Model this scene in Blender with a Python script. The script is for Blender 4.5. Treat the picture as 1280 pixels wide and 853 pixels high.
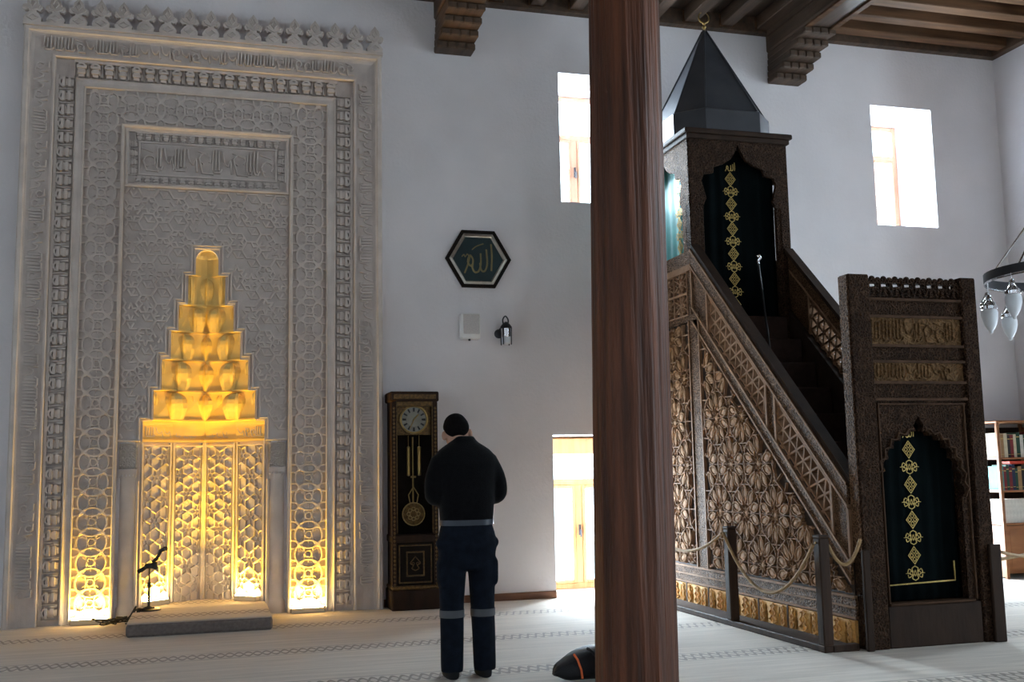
import bpy, bmesh, math, random
from mathutils import Vector, Matrix, Euler
random.seed(7)
for o in list(bpy.data.objects): bpy.data.objects.remove(o, do_unlink=True)
SC = bpy.context.scene
COL = SC.collection
R = math.radians
# ------------------------------------------------------------------ camera
YAW, PITCH, ROLL, FPX, CAMH = R(16.018), R(6.966), R(-1.1016), 1320.0, 1.35
CAMP = Vector((0, 0, CAMH))
_f = Vector((math.sin(YAW)*math.cos(PITCH), math.cos(YAW)*math.cos(PITCH), math.sin(PITCH)))
_r0 = Vector((math.cos(YAW), -math.sin(YAW), 0)); _u0 = _r0.cross(_f)
_r = _r0*math.cos(ROLL) + _u0*math.sin(ROLL); _u = -_r0*math.sin(ROLL) + _u0*math.cos(ROLL)
cd = bpy.data.cameras.new('camera'); cam = bpy.data.objects.new('camera', cd); COL.objects.link(cam)
cam.matrix_world = Matrix(((_r.x, _u.x, -_f.x, 0), (_r.y, _u.y, -_f.y, 0), (_r.z, _u.z, -_f.z, CAMH), (0, 0, 0, 1)))
cd.sensor_width = 36.0; cd.lens = 36.0*FPX/1280.0; cd.clip_start = .05; cd.clip_end = 200
SC.camera = cam
def at(x, y, **k):
    """pixel -> point on the plane X=, Y= or Z="""
    d = _r*(x-640) - _u*(y-426.5) + _f*FPX
    a, v = list(k.items())[0]; i = 'XYZ'.index(a)
    return CAMP + d*((v-CAMP[i])/d[i])
# ------------------------------------------------------------------ world, exposure
SC.view_settings.view_transform = 'Standard'; SC.view_settings.look = 'None'
SC.view_settings.gamma = 1.0; SC.view_settings.use_curve_mapping = False
SC.view_settings.exposure = 0.0
wd = bpy.data.worlds.new('sky'); SC.world = wd; wd.use_nodes = True
wb = wd.node_tree.nodes['Background']; wb.inputs[0].default_value = (.80, .90, 1.0, 1); wb.inputs[1].default_value = 7.0
SKY = (.885, .935, 1.0)
WY = 10.85          # inner face of the far wall
WT = .85            # its thickness
def daylight(name, loc, rot, sx, sy, power, col=SKY):
    l = bpy.data.lights.new(name, 'AREA'); l.shape = 'RECTANGLE'; l.size = sx; l.size_y = sy
    l.energy = power*sx*sy; l.color = col
    o = bpy.data.objects.new(name, l); COL.objects.link(o); o.location = loc; o.rotation_euler = rot
    return o
# far wall windows (x0, x1, z0, z1) and the ones in the walls behind the camera
FARWIN = [(3.715, 4.60, 4.30, 5.79), (7.76, 8.63, 4.225, 5.73), (3.55, 4.58, .0, 1.715), (7.70, 8.73, .0, 1.715)]
XL, XR, YB, ZC = -7.0, 9.63, -6.0, 6.47
LWIN = [(y, y+1.0, z, z+h) for y in (-3.5, 0.0, 3.5, 7.0) for z, h in ((.35, 1.5), (4.3, 1.5))]
RWIN = [(y, y+1.0, z, z+h) for y in (-3.5, 0.0, 3.6, 7.7) for z, h in ((.35, 1.5), (4.3, 1.5))]  # unseen; last pair added to brighten the right end of the far wall
BWIN = [(x, x+1.0, z, z+h) for x in (-4.5, 0.6, 5.6) for z, h in ((.35, 1.5), (4.3, 1.5))]
P_FAR, P_LEFT, P_RIGHT, P_REAR = 380.0, 7.0, 84.0, 2.5
for i, (a, b, c, d) in enumerate(FARWIN):
    daylight('daylight_far', ((a+b)/2, WY+WT+.06, (c+d)/2), (R(-90), 0, 0), b-a, d-c, P_FAR, (.76, .88, 1.0))
for a, b, c, d in LWIN: daylight('daylight_left', (XL-.36, (a+b)/2, (c+d)/2), (0, R(-90), 0), d-c, b-a, P_LEFT)
for a, b, c, d in RWIN: daylight('daylight_right', (XR+.36, (a+b)/2, (c+d)/2), (0, R(90), 0), d-c, b-a, P_RIGHT, (.78, .89, 1.0))
for a, b, c, d in BWIN: daylight('daylight_rear', ((a+b)/2, YB-.36, (c+d)/2), (R(90), 0, 0), b-a, d-c, P_REAR)
# ------------------------------------------------------------------ materials
def _nt(name):
    m = bpy.data.materials.new(name); m.use_nodes = True; t = m.node_tree
    return m, t, t.nodes['Principled BSDF'], t.nodes, t.links
def M(name, col, rough=.6, metal=0., col2=None, var=.18, scale=6., stretch=(1, 1, 1), bump=0., bscale=60., btype='noise', spec=.4, dist=.01, carve=0., sheen=0.):
    m, t, b, N, L = _nt(name)
    tc = N.new('ShaderNodeTexCoord'); mp = N.new('ShaderNodeMapping'); mp.inputs['Scale'].default_value = stretch
    L.new(tc.outputs['Object'], mp.inputs[0])
    nz = N.new('ShaderNodeTexNoise'); nz.inputs['Scale'].default_value = scale; nz.inputs['Detail'].default_value = 6
    L.new(mp.outputs[0], nz.inputs['Vector'])
    cr = N.new('ShaderNodeValToRGB'); cr.color_ramp.elements[0].position = .3; cr.color_ramp.elements[1].position = .7
    c2 = col2 or tuple(min(1, c*(1+var)) for c in col)
    c1 = tuple(c*(1-var) for c in col) if not col2 else col
    cr.color_ramp.elements[0].color = (*c1, 1); cr.color_ramp.elements[1].color = (*c2, 1)
    L.new(nz.outputs['Fac'], cr.inputs[0])
    out = cr.outputs[0]
    b.inputs['Roughness'].default_value = rough; b.inputs['Metallic'].default_value = metal
    b.inputs['Specular IOR Level'].default_value = spec
    if sheen: b.inputs['Sheen Weight'].default_value = sheen
    if bump:
        if btype == 'noise':
            bt = N.new('ShaderNodeTexNoise'); bt.inputs['Scale'].default_value = bscale; bt.inputs['Detail'].default_value = 4; h = bt.outputs['Fac']
            L.new(mp.outputs[0], bt.inputs['Vector'])
        elif btype == 'vor':      # carved arabesque: warped cell borders
            wn = N.new('ShaderNodeTexNoise'); wn.inputs['Scale'].default_value = bscale*.35
            L.new(tc.outputs['Object'], wn.inputs['Vector'])
            ad = N.new('ShaderNodeMixRGB'); ad.blend_type = 'ADD'; ad.inputs[0].default_value = 1.6/bscale
            L.new(tc.outputs['Object'], ad.inputs[1]); L.new(wn.outputs['Color'], ad.inputs[2])
            bt = N.new('ShaderNodeTexVoronoi'); bt.feature = 'DISTANCE_TO_EDGE'; bt.inputs['Scale'].default_value = bscale
            L.new(ad.outputs[0], bt.inputs['Vector'])
            rp = N.new('ShaderNodeValToRGB'); rp.color_ramp.elements[0].position = .03; rp.color_ramp.elements[1].position = .22
            rp.color_ramp.elements[0].color = (1, 1, 1, 1); rp.color_ramp.elements[1].color = (0, 0, 0, 1)
            L.new(bt.outputs['Distance'], rp.inputs[0]); h = rp.outputs[0]
            if carve:             # darkened ground between the carved stems
                mx = N.new('ShaderNodeMixRGB'); mx.blend_type = 'MULTIPLY'
                mi = N.new('ShaderNodeMath'); mi.operation = 'MULTIPLY_ADD'; mi.inputs[1].default_value = -carve; mi.inputs[2].default_value = carve
                L.new(h, mi.inputs[0]); L.new(mi.outputs[0], mx.inputs[0]); L.new(out, mx.inputs[1]); mx.inputs[2].default_value = (.18, .14, .11, 1)
                out = mx.outputs[0]
        elif btype == 'wave':
            bt = N.new('ShaderNodeTexWave'); bt.inputs['Scale'].default_value = bscale; bt.inputs['Distortion'].default_value = 3; h = bt.outputs['Fac']
            L.new(mp.outputs[0], bt.inputs['Vector'])
        bp = N.new('ShaderNodeBump'); bp.inputs['Strength'].default_value = bump; bp.inputs['Distance'].default_value = dist
        L.new(h, bp.inputs['Height']); L.new(bp.outputs[0], b.inputs['Normal'])
    L.new(out, b.inputs['Base Color'])
    return m
def emis(name, col, s):
    m, t, b, N, L = _nt(name); b.inputs['Base Color'].default_value = (*col, 1)
    nz = N.new('ShaderNodeTexNoise'); nz.inputs['Scale'].default_value = 30
    mx = N.new('ShaderNodeMixRGB'); mx.inputs[1].default_value = (*col, 1); mx.inputs[2].default_value = (*[c*.85 for c in col], 1)
    L.new(nz.outputs['Fac'], mx.inputs[0]); L.new(mx.outputs[0], b.inputs['Emission Color'])
    b.inputs['Emission Strength'].default_value = s; return m
def glass(name, tint=(.93, .97, .98), refl=.12):
    m, t, b, N, L = _nt(name); out = N['Material Output']; N.remove(b)
    tr = N.new('ShaderNodeBsdfTransparent'); tr.inputs[0].default_value = (*tint, 1)
    gl = N.new('ShaderNodeBsdfGlossy'); gl.inputs['Roughness'].default_value = .03
    lw = N.new('ShaderNodeLayerWeight'); lw.inputs[0].default_value = refl
    mx = N.new('ShaderNodeMixShader'); L.new(lw.outputs['Fresnel'], mx.inputs[0]); L.new(tr.outputs[0], mx.inputs[1]); L.new(gl.outputs[0], mx.inputs[2])
    L.new(mx.outputs[0], out.inputs[0]); return m
def carpet():
    m, t, b, N, L = _nt('carpet')
    tc = N.new('ShaderNodeTexCoord'); mp = N.new('ShaderNodeMapping'); mp.inputs['Scale'].default_value = (.8, 9, 1)
    L.new(tc.outputs['Object'], mp.inputs[0])
    nz = N.new('ShaderNodeTexNoise'); nz.inputs['Scale'].default_value = 1.6; nz.inputs['Detail'].default_value = 8; nz.inputs['Roughness'].default_value = .65
    L.new(mp.outputs[0], nz.inputs['Vector'])
    cr = N.new('ShaderNodeValToRGB'); cr.color_ramp.elements[0].position = .3; cr.color_ramp.elements[1].position = .72
    cr.color_ramp.elements[0].color = (.43, .36, .29, 1); cr.color_ramp.elements[1].color = (.67, .58, .485, 1)
    L.new(nz.outputs['Fac'], cr.inputs[0])
    sp = N.new('ShaderNodeSeparateXYZ'); L.new(tc.outputs['Object'], sp.inputs[0])
    def ma(op, a, c=None, d=None):
        n = N.new('ShaderNodeMath'); n.operation = op
        for i, v in enumerate((a, c, d)):
            if v is None: continue
            if isinstance(v, (int, float)): n.inputs[i].default_value = v
            else: L.new(v, n.inputs[i])
        return n.outputs[0]
    # braided rows parallel to the far wall: y = 8.50 - 1.38 k
    yy = ma('SUBTRACT', ma('FLOORED_MODULO', ma('ADD', sp.outputs[1], -8.50+.69), 1.38), .69)
    s = ma('MULTIPLY', ma('SINE', ma('MULTIPLY', sp.outputs[0], 46.0)), .085)
    k1 = ma('LESS_THAN', ma('ABSOLUTE', ma('SUBTRACT', yy, s)), .030)
    k2 = ma('LESS_THAN', ma('ABSOLUTE', ma('ADD', yy, s)), .030)
    k3 = ma('LESS_THAN', ma('ABSOLUTE', ma('SUBTRACT', ma('ABSOLUTE', yy), .145)), .010)
    msk = ma('MULTIPLY', ma('MAXIMUM', ma('MAXIMUM', k1, k2), ma('MULTIPLY', k3, .6)), .88)
    mx = N.new('ShaderNodeMixRGB'); L.new(msk, mx.inputs[0]); L.new(cr.outputs[0], mx.inputs[1]); mx.inputs[2].default_value = (.16, .115, .08, 1)
    L.new(mx.outputs[0], b.inputs['Base Color']); b.inputs['Roughness'].default_value = .95; b.inputs['Specular IOR Level'].default_value = .15
    b.inputs['Sheen Weight'].default_value = .3
    n2 = N.new('ShaderNodeTexNoise'); n2.inputs['Scale'].default_value = 220; L.new(tc.outputs['Object'], n2.inputs['Vector'])
    bp = N.new('ShaderNodeBump'); bp.inputs['Strength'].default_value = .5; bp.inputs['Distance'].default_value = .006
    L.new(n2.outputs['Fac'], bp.inputs['Height']); L.new(bp.outputs[0], b.inputs['Normal'])
    return m
MT = dict(
 plaster=M('plaster', (.765, .735, .75), .9, var=.05, scale=1.5, bump=.25, bscale=26, spec=.15, dist=.02),
 stone=M('carved_plaster', (.60, .53, .485), .85, var=.12, scale=5, bump=.3, bscale=90, spec=.2, dist=.006),
 stone2=M('carved_plaster_ground', (.53, .467, .43), .88, var=.12, scale=7, bump=.35, bscale=120, spec=.2, dist=.006),  # same plaster as the ribs; shade of the recessed grounds put into the colour
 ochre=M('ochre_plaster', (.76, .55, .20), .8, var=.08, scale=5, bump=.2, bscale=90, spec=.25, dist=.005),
 stonefine=M('carved_plaster_fine', (.56, .50, .45), .88, var=.10, scale=7, bump=.8, bscale=42, btype='vor', spec=.2, dist=.012),
 carpet=carpet(),
 pillar=M('pillar_wood', (.042, .015, .008), .55, col2=(.17, .055, .024), scale=7, stretch=(2.4, 2.4, .10), bump=1., bscale=14, dist=.03, spec=.3),
 beam=M('beam_wood', (.045, .028, .018), .6, col2=(.10, .058, .034), scale=8, stretch=(2, .15, 2), bump=.4, bscale=20),
 joist=M('joist_wood', (.06, .030, .015), .7, spec=.15, col2=(.14, .070, .034), scale=7, stretch=(.2, 2, 2), bump=.4, bscale=20),
 board=M('ceiling_boards', (.035, .022, .015), .7, col2=(.07, .042, .026), scale=6, stretch=(2, .3, 2)),
 walnut=M('walnut', (.050, .027, .016), .75, spec=.12, col2=(.10, .053, .030), scale=9, stretch=(1, 1, .3), bump=.25, bscale=30),
 walnutdk=M('walnut_dark', (.022, .012, .008), .65, spec=.15, col2=(.042, .023, .014), scale=9, stretch=(1, 1, .3), bump=.25, bscale=30),
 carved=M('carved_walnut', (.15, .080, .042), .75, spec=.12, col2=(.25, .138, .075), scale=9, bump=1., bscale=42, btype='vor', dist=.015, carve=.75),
 carveddk=M('carved_walnut_shaded', (.046, .023, .013), .75, spec=.12, col2=(.085, .044, .024), scale=9, bump=1., bscale=40, btype='vor', dist=.015, carve=.7),  # darker copy of the carved walnut; shade of front faces put into the colour
 star=M('kundekari_wood', (.20, .105, .048), .75, spec=.12, col2=(.37, .20, .095), scale=5, bump=.4, bscale=60, btype='vor', dist=.006, carve=.22),
 rib=M('lattice_wood', (.19, .105, .058), .75, spec=.12, col2=(.30, .17, .098), scale=8, bump=.2, bscale=40),
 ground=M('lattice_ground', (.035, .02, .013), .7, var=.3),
 yellow=M('honey_wood', (.60, .31, .08), .65, spec=.2, col2=(.80, .46, .15), scale=6, bump=.3, bscale=40, btype='vor', dist=.006, carve=.12),
 inscr=M('inscription_wood', (.15, .080, .034), .7, spec=.15, col2=(.22, .125, .056), scale=8, bump=.7, bscale=26, btype='vor', dist=.012, carve=.4),
 lead=M('dark_lead', (.035, .037, .045), .42, col2=(.06, .063, .072), scale=3, bump=.15, bscale=14),
 gold=M('gold_thread', (.50, .36, .12), .45, metal=.6, var=.2, scale=60),
 brass=M('brass', (.30, .20, .075), .36, metal=1., var=.15, scale=20),
 gilt=M('gilded_wood', (.20, .115, .035), .45, metal=.5, col2=(.07, .04, .018), scale=40, bump=.6, bscale=90),
 velvet=M('green_velvet', (.0022, .0045, .0050), .95, var=.3, scale=4, spec=.05),
 teal=M('teal_satin', (.02, .20, .19), .5, col2=(.05, .33, .31), scale=5, sheen=.3),
 window=M('window_pine', (.55, .26, .10), .5, col2=(.68, .36, .16), scale=6, stretch=(3, 3, .4)),
 windowup=M('window_pine_pale', (.30, .15, .09), .6, col2=(.38, .20, .125), scale=6, stretch=(3, 3, .4)),
 baseb=M('baseboard_wood', (.12, .045, .02), .5, col2=(.19, .08, .035), scale=6, stretch=(.3, 3, 3)),
 glass=glass('window_glass'), cglass=glass('clock_glass', (.98, .98, .98), .02),
 black=M('black_metal', (.012, .012, .013), .45, var=.2),
 rubber=M('black_cable', (.010, .010, .010), .6, var=.2),
 steel=M('chrome', (.62, .62, .64), .18, metal=1., var=.08, scale=20),
 iron=M('wrought_iron', (.05, .05, .056), .45, metal=.7, var=.2),
 plastic=M('white_plastic', (.86, .84, .81), .5, var=.05), grille=M('grey_grille', (.58, .54, .52), .6, var=.1, scale=80, bump=.3, bscale=200),
 frost=M('frosted_glass', (.78, .82, .86), .35, var=.04, spec=.6),
 lens=emis('lamp_lens', (1., .78, .38), 90.), lamphouse=M('lamp_housing', (.55, .50, .42), .5, var=.06),
 board_green=M('plaque_green', (.006, .022, .024), .5, var=.3), script=M('plaque_script', (.20, .16, .07), .45, metal=.4, var=.2),
 silver=M('silver_moulding', (.50, .46, .40), .35, metal=.8, var=.15, scale=20), blackw=M('black_lacquer', (.014, .010, .008), .7, var=.3, spec=.08),
 skin=M('skin', (.46, .25, .17), .55, var=.08, scale=20), hair=M('hair', (.006, .005, .005), .95, spec=.06, var=.4, scale=80, bump=.5, bscale=150),
 sweater=M('black_knit', (.004, .004, .005), .95, var=.3, scale=40, bump=.4, bscale=160, spec=.1, sheen=.05),
 trousers=M('navy_work_cloth', (.006, .009, .016), .9, var=.3, scale=20, bump=.3, bscale=140, spec=.12),
 reflect=M('reflective_tape', (.065, .07, .08), .55, var=.1), beltm=M('belt_leather', (.03, .038, .055), .4, var=.2),
 sock=M('black_socks', (.008, .008, .010), .95, var=.2), nylon=M('black_nylon', (.010, .010, .013), .7, var=.3, bump=.3, bscale=90), orange=M('orange_piping', (.85, .16, .04), .6, var=.1),
 rope=M('hemp_rope', (.36, .23, .11), .8, var=.2, scale=30, bump=.6, bscale=120), post=M('post_wood', (.032, .019, .014), .65, spec=.15, col2=(.062, .036, .024), scale=9, stretch=(2, 2, .2), bump=.2, bscale=30),
 shelf=M('bookcase_wood', (.22, .085, .03), .5, col2=(.34, .14, .055), scale=7, stretch=(.4, 2, 2)), stepc=M('stair_carpet', (.040, .022, .017), .95, var=.25, scale=20),
 dial=M('silvered_dial', (.17, .16, .135), .35, metal=.6, var=.1, scale=14), dialdk=M('dial_centre', (.20, .185, .15), .4, metal=.5, var=.2),
 ink=M('black_ink', (.01, .01, .01), .6, var=.2), dirt=M('paper_pages', (.70, .66, .56), .8, var=.08),
)
# ------------------------------------------------------------------ mesh helpers
ORG = {}
class MB:
    def __init__(s): s.v = []; s.f = []
    def add(s, vs, fs):
        n = len(s.v); s.v += [tuple(p) for p in vs]; s.f += [tuple(i+n for i in f) for f in fs]; return s
    def box(s, x0, x1, y0, y1, z0, z1):
        return s.add([(x, y, z) for x in (x0, x1) for y in (y0, y1) for z in (z0, z1)], [(0, 1, 3, 2), (4, 6, 7, 5), (0, 4, 5, 1), (2, 3, 7, 6), (0, 2, 6, 4), (1, 5, 7, 3)])
    def bev(s, x0, x1, y0, y1, z0, z1, b):
        """box with chamfered edges (three stacked chamfer rings)"""
        def ring(z, i): return [(x0+i, y0+b, z), (x0+b, y0+i, z), (x1-b, y0+i, z), (x1-i, y0+b, z), (x1-i, y1-b, z), (x1-b, y1-i, z), (x0+b, y1-i, z), (x0+i, y1-b, z)]
        rs = [ring(z0, b*.7), ring(z0+b, 0), ring(z1-b, 0), ring(z1, b*.7)]
        return s.loft(rs)
    def loft(s, rings, cap=True, closed=True):
        n = len(rings[0]); vs = [p for r in rings for p in r]; fs = []
        for i in range(len(rings)-1):
            for j in range(n if closed else n-1):
                k = (j+1) % n; fs.append((i*n+j, i*n+k, (i+1)*n+k, (i+1)*n+j))
        if cap: fs.append(tuple(range(n-1, -1, -1))); fs.append(tuple((len(rings)-1)*n+j for j in range(n)))
        return s.add(vs, fs)
    def prism(s, F, poly, w0, w1):
        n = len(poly); vs = [F(u, v, w0) for u, v in poly]+[F(u, v, w1) for u, v in poly]
        return s.add(vs, [tuple(range(n-1, -1, -1)), tuple(range(n, 2*n))]+[(i, (i+1) % n, n+(i+1) % n, n+i) for i in range(n)])
    def rib(s, F, pts, wd, h, b=0., closed=False, taper=.55, ext=.35):
        P = list(pts)+([pts[0]] if closed else []); h0 = h
        for (u0, v0), (u1, v1) in zip(P, P[1:]):
            du, dv = u1-u0, v1-v0; l = math.hypot(du, dv)
            if l < 1e-6: continue
            du /= l; dv /= l; e = wd*ext; a0, c0, a1, c1 = u0-du*e, v0-dv*e, u1+du*e, v1+dv*e
            pu, pv = -dv*wd/2, du*wd/2; t = taper; s.k = getattr(s, 'k', 0)+1; h = h0+min(.0012, h0*.12)*((s.k*.618034) % 1)
            s.add([F(a0+pu, c0+pv, b), F(a0-pu, c0-pv, b), F(a1-pu, c1-pv, b), F(a1+pu, c1+pv, b),
                   F(a0+pu*t, c0+pv*t, b+h), F(a0-pu*t, c0-pv*t, b+h), F(a1-pu*t, c1-pv*t, b+h), F(a1+pu*t, c1+pv*t, b+h)],
                  [(4, 5, 6, 7), (0, 1, 5, 4), (1, 2, 6, 5), (2, 3, 7, 6), (3, 0, 4, 7)])
        return s
    def tube(s, path, r, n=8, cap=True):
        P = [Vector(p) for p in path]; rs = r if isinstance(r, (list, tuple)) else [r]*len(P); rings = []; up = None
        for i, p in enumerate(P):
            d = (P[min(i+1, len(P)-1)]-P[max(i-1, 0)]).normalized()
            if up is None: up = d.orthogonal().normalized()
            up = (up-d*up.dot(d)).normalized(); sd = d.cross(up)
            rings.append([tuple(p+(up*math.cos(2*math.pi*k/n)+sd*math.sin(2*math.pi*k/n))*rs[i]) for k in range(n)])
        return s.loft(rings, cap)
    def lathe(s, prof, c, n=16, axis='Z'):
        rings = []
        for r, h in prof:
            ring = []
            for k in range(n):
                a = 2*math.pi*k/n; x, y = r*math.cos(a), r*math.sin(a)
                ring.append((c[0]+x, c[1]+y, c[2]+h) if axis == 'Z' else (c[0]+x, c[1]-h, c[2]+y))
            rings.append(ring)
        return s.loft(rings)
    def ell(s, c, r, n=14, m=9, mat=None):
        rings = []
        for i in range(m+1):
            th = math.pi*(i+.02)/(m+.04); ring = []
            for k in range(n):
                a = 2*math.pi*k/n; p = Vector((r[0]*math.sin(th)*math.cos(a), r[1]*math.sin(th)*math.sin(a), -r[2]*math.cos(th)))
                if mat: p = mat @ p
                ring.append((c[0]+p.x, c[1]+p.y, c[2]+p.z))
            rings.append(ring)
        return s.loft(rings)
    def mesh(s, name, org=(0, 0, 0), smooth=False):
        me = bpy.data.meshes.new(name); me.from_pydata([(a-org[0], b-org[1], c-org[2]) for a, b, c in s.v], [], s.f)
        bm = bmesh.new(); bm.from_mesh(me); bmesh.ops.recalc_face_normals(bm, faces=bm.faces); bm.to_mesh(me); bm.free()
        if smooth: me.shade_smooth(); me.set_sharp_from_angle(angle=R(42))
        return me
    def build(s, name, mat, parent=None, smooth=False, label=None, cat=None, group=None, kind=None):
        if parent: org = ORG[parent.name]
        else:
            xs, ys, zs = zip(*s.v); org = ((min(xs)+max(xs))/2, (min(ys)+max(ys))/2, min(zs))
        me = s.mesh(name, org, smooth); me.materials.append(MT[mat] if isinstance(mat, str) else mat)
        o = bpy.data.objects.new(name, me); COL.objects.link(o); ORG[o.name] = tuple(org)
        if parent: o.parent = parent
        else: o.location = org
        return tag(o, label, cat, group, kind)
def tag(o, label=None, cat=None, group=None, kind=None):
    for k, v in (('label', label), ('category', cat), ('group', group), ('kind', kind)):
        if v: o[k] = v
    return o
def thing(name, loc, label=None, cat=None, group=None, kind=None):
    o = bpy.data.objects.new(name, None); COL.objects.link(o); o.location = loc; o.empty_display_size = .1; ORG[o.name] = tuple(loc)
    return tag(o, label, cat, group, kind)
def inst(name, me, parent, loc, rot=(0, 0, 0), sc=(1, 1, 1), kind=None):
    o = bpy.data.objects.new(name, me); COL.objects.link(o)
    if parent: g = ORG[parent.name]; o.parent = parent; o.location = (loc[0]-g[0], loc[1]-g[1], loc[2]-g[2])
    else: o.location = loc
    o.rotation_euler = rot; o.scale = sc; ORG[o.name] = tuple(loc)
    if kind: o['kind'] = kind
    return o
def FW(yp): return lambda u, v, w: (u, yp-w, v)          # plane facing the camera side (-Y)
def SD(xp): return lambda u, v, w: (xp-w, u, v)          # plane facing -X; u = Y
def clipseg(a, b, poly):
    """clip a segment to a convex counter-clockwise polygon"""
    t0, t1 = 0., 1.; dx, dy = b[0]-a[0], b[1]-a[1]; n = len(poly)
    for i in range(n):
        p, q = poly[i], poly[(i+1) % n]; nx, ny = -(q[1]-p[1]), q[0]-p[0]
        num = nx*(a[0]-p[0])+ny*(a[1]-p[1]); den = nx*dx+ny*dy
        if abs(den) < 1e-12:
            if num < 0: return None
            continue
        t = -num/den
        if den > 0: t0 = max(t0, t)
        else: t1 = min(t1, t)
        if t0 >= t1: return None
    return (a[0]+dx*t0, a[1]+dy*t0), (a[0]+dx*t1, a[1]+dy*t1)
def ribclip(mb, F, pts, poly, wd, h, b=0., closed=False, **k):
    P = list(pts)+([pts[0]] if closed else [])
    for a, c in zip(P, P[1:]):
        s = clipseg(a, c, poly)
        if s and math.hypot(s[1][0]-s[0][0], s[1][1]-s[0][1]) > wd*.3: mb.rib(F, s, wd, h, b, **k)
def rect(u0, u1, v0, v1): return [(u0, v0), (u1, v0), (u1, v1), (u0, v1)]
def circ(c, r, n=24, a0=0., a1=2*math.pi): return [(c[0]+r*math.cos(a0+(a1-a0)*i/n), c[1]+r*math.sin(a0+(a1-a0)*i/n)) for i in range(n+1)]
def starpts(c, r1, r2, n, a0=0.):
    out = []
    for i in range(2*n):
        a = a0+math.pi*i/n; r = r1 if i % 2 == 0 else r2; out.append((c[0]+r*math.cos(a), c[1]+r*math.sin(a)))
    return out
def smoothcurve(pts, n=5):
    out = []; P = [pts[0]]+list(pts)+[pts[-1]]
    for i in range(1, len(P)-2):
        for k in range(n):
            t = k/n; a = []
            for d in range(len(pts[0])):
                p0, p1, p2, p3 = P[i-1][d], P[i][d], P[i+1][d], P[i+2][d]
                a.append(.5*(2*p1+(p2-p0)*t+(2*p0-5*p1+4*p2-p3)*t*t+(3*p1-p0-3*p2+p3)*t**3))
            out.append(tuple(a))
    out.append(tuple(pts[-1])); return out
# brush strokes of the word on the plaque and the curtains, unit square, origin bottom-left
ALLAH = [smoothcurve([(.93, .98), (.95, .6), (.93, .12)]),
         smoothcurve([(.78, .80), (.80, .35), (.74, .12), (.66, .08), (.60, .16), (.58, .34)]),
         smoothcurve([(.60, .66), (.60, .32), (.54, .10), (.44, .04), (.37, .10), (.33, .24)]),
         smoothcurve([(.34, .24), (.36, .46), (.27, .60), (.20, .40), (.27, .26), (.34, .30)]),
         smoothcurve([(.27, .60), (.20, .30), (.10, .02)]),
         smoothcurve([(.34, .80), (.48, .92), (.68, 1.0)]), smoothcurve([(.02, .56), (.08, .62), (.12, .55), (.18, .64), (.22, .60)])]
# ------------------------------------------------------------------ setting
def wallgrid(name, F, u0, u1, v0, v1, holes, th, mat, label):
    """wall slab with rectangular openings; F(u,v,w), w<0 goes into the wall"""
    us = sorted({u0, u1, *[h[0] for h in holes], *[h[1] for h in holes]}); vs = sorted({v0, v1, *[h[2] for h in holes], *[h[3] for h in holes]})
    mb = MB()
    for a, b in zip(us, us[1:]):
        for c, d in zip(vs, vs[1:]):
            if any(h[0]-1e-6 <= a and b <= h[1]+1e-6 and h[2]-1e-6 <= c and d <= h[3]+1e-6 for h in holes): continue
            mb.add([F(a, c, 0), F(b, c, 0), F(b, d, 0), F(a, d, 0)], [(0, 1, 2, 3)]); mb.add([F(a, c, -th), F(b, c, -th), F(b, d, -th), F(a, d, -th)], [(3, 2, 1, 0)])
    for h in list(holes)+[(u0, u1, v0, v1)]:
        a, b, c, d = h[:4]
        mb.add([F(a, c, 0), F(a, d, 0), F(a, d, -th), F(a, c, -th), F(b, c, 0), F(b, d, 0), F(b, d, -th), F(b, c, -th)], [(0, 1, 2, 3), (4, 7, 6, 5), (1, 5, 6, 2), (0, 3, 7, 4)][:3 if c <= 0 else 4])
    o = mb.build(name, mat, kind='structure'); return tag(o, label)
NICHE = (-.69, .59, .0, 3.66)
wallgrid('wall_far', FW(WY), XL, XR, 0, 6.9, FARWIN+[NICHE], WT, 'plaster', 'white plastered far wall with deep window openings')
wallgrid('wall_right', lambda u, v, w: (XR-w, u, v), YB, WY, 0, 6.9, RWIN, .3, 'plaster', 'white plastered side wall beyond the pulpit')
wallgrid('wall_left', lambda u, v, w: (XL+w, u, v), YB, WY, 0, 6.9, LWIN, .3, 'plaster', 'white plastered side wall beside the prayer niche')
wallgrid('wall_rear', lambda u, v, w: (u, YB+w, v), XL, XR, 0, 6.9, BWIN, .3, 'plaster', 'white plastered rear wall')
fl = MB().box(XL, XR, YB, WY+WT, -.12, 0).build('floor', 'carpet', kind='structure', label='beige grey carpeted floor with braided prayer row lines')
fl.location.z += .0
# the carpet pattern is laid out in room coordinates: put the origin of the floor at the room origin
dx = Vector(fl.location); fl.data.transform(Matrix.Translation(dx)); fl.location = (0, 0, 0); ORG['floor'] = (0, 0, 0)
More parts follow.
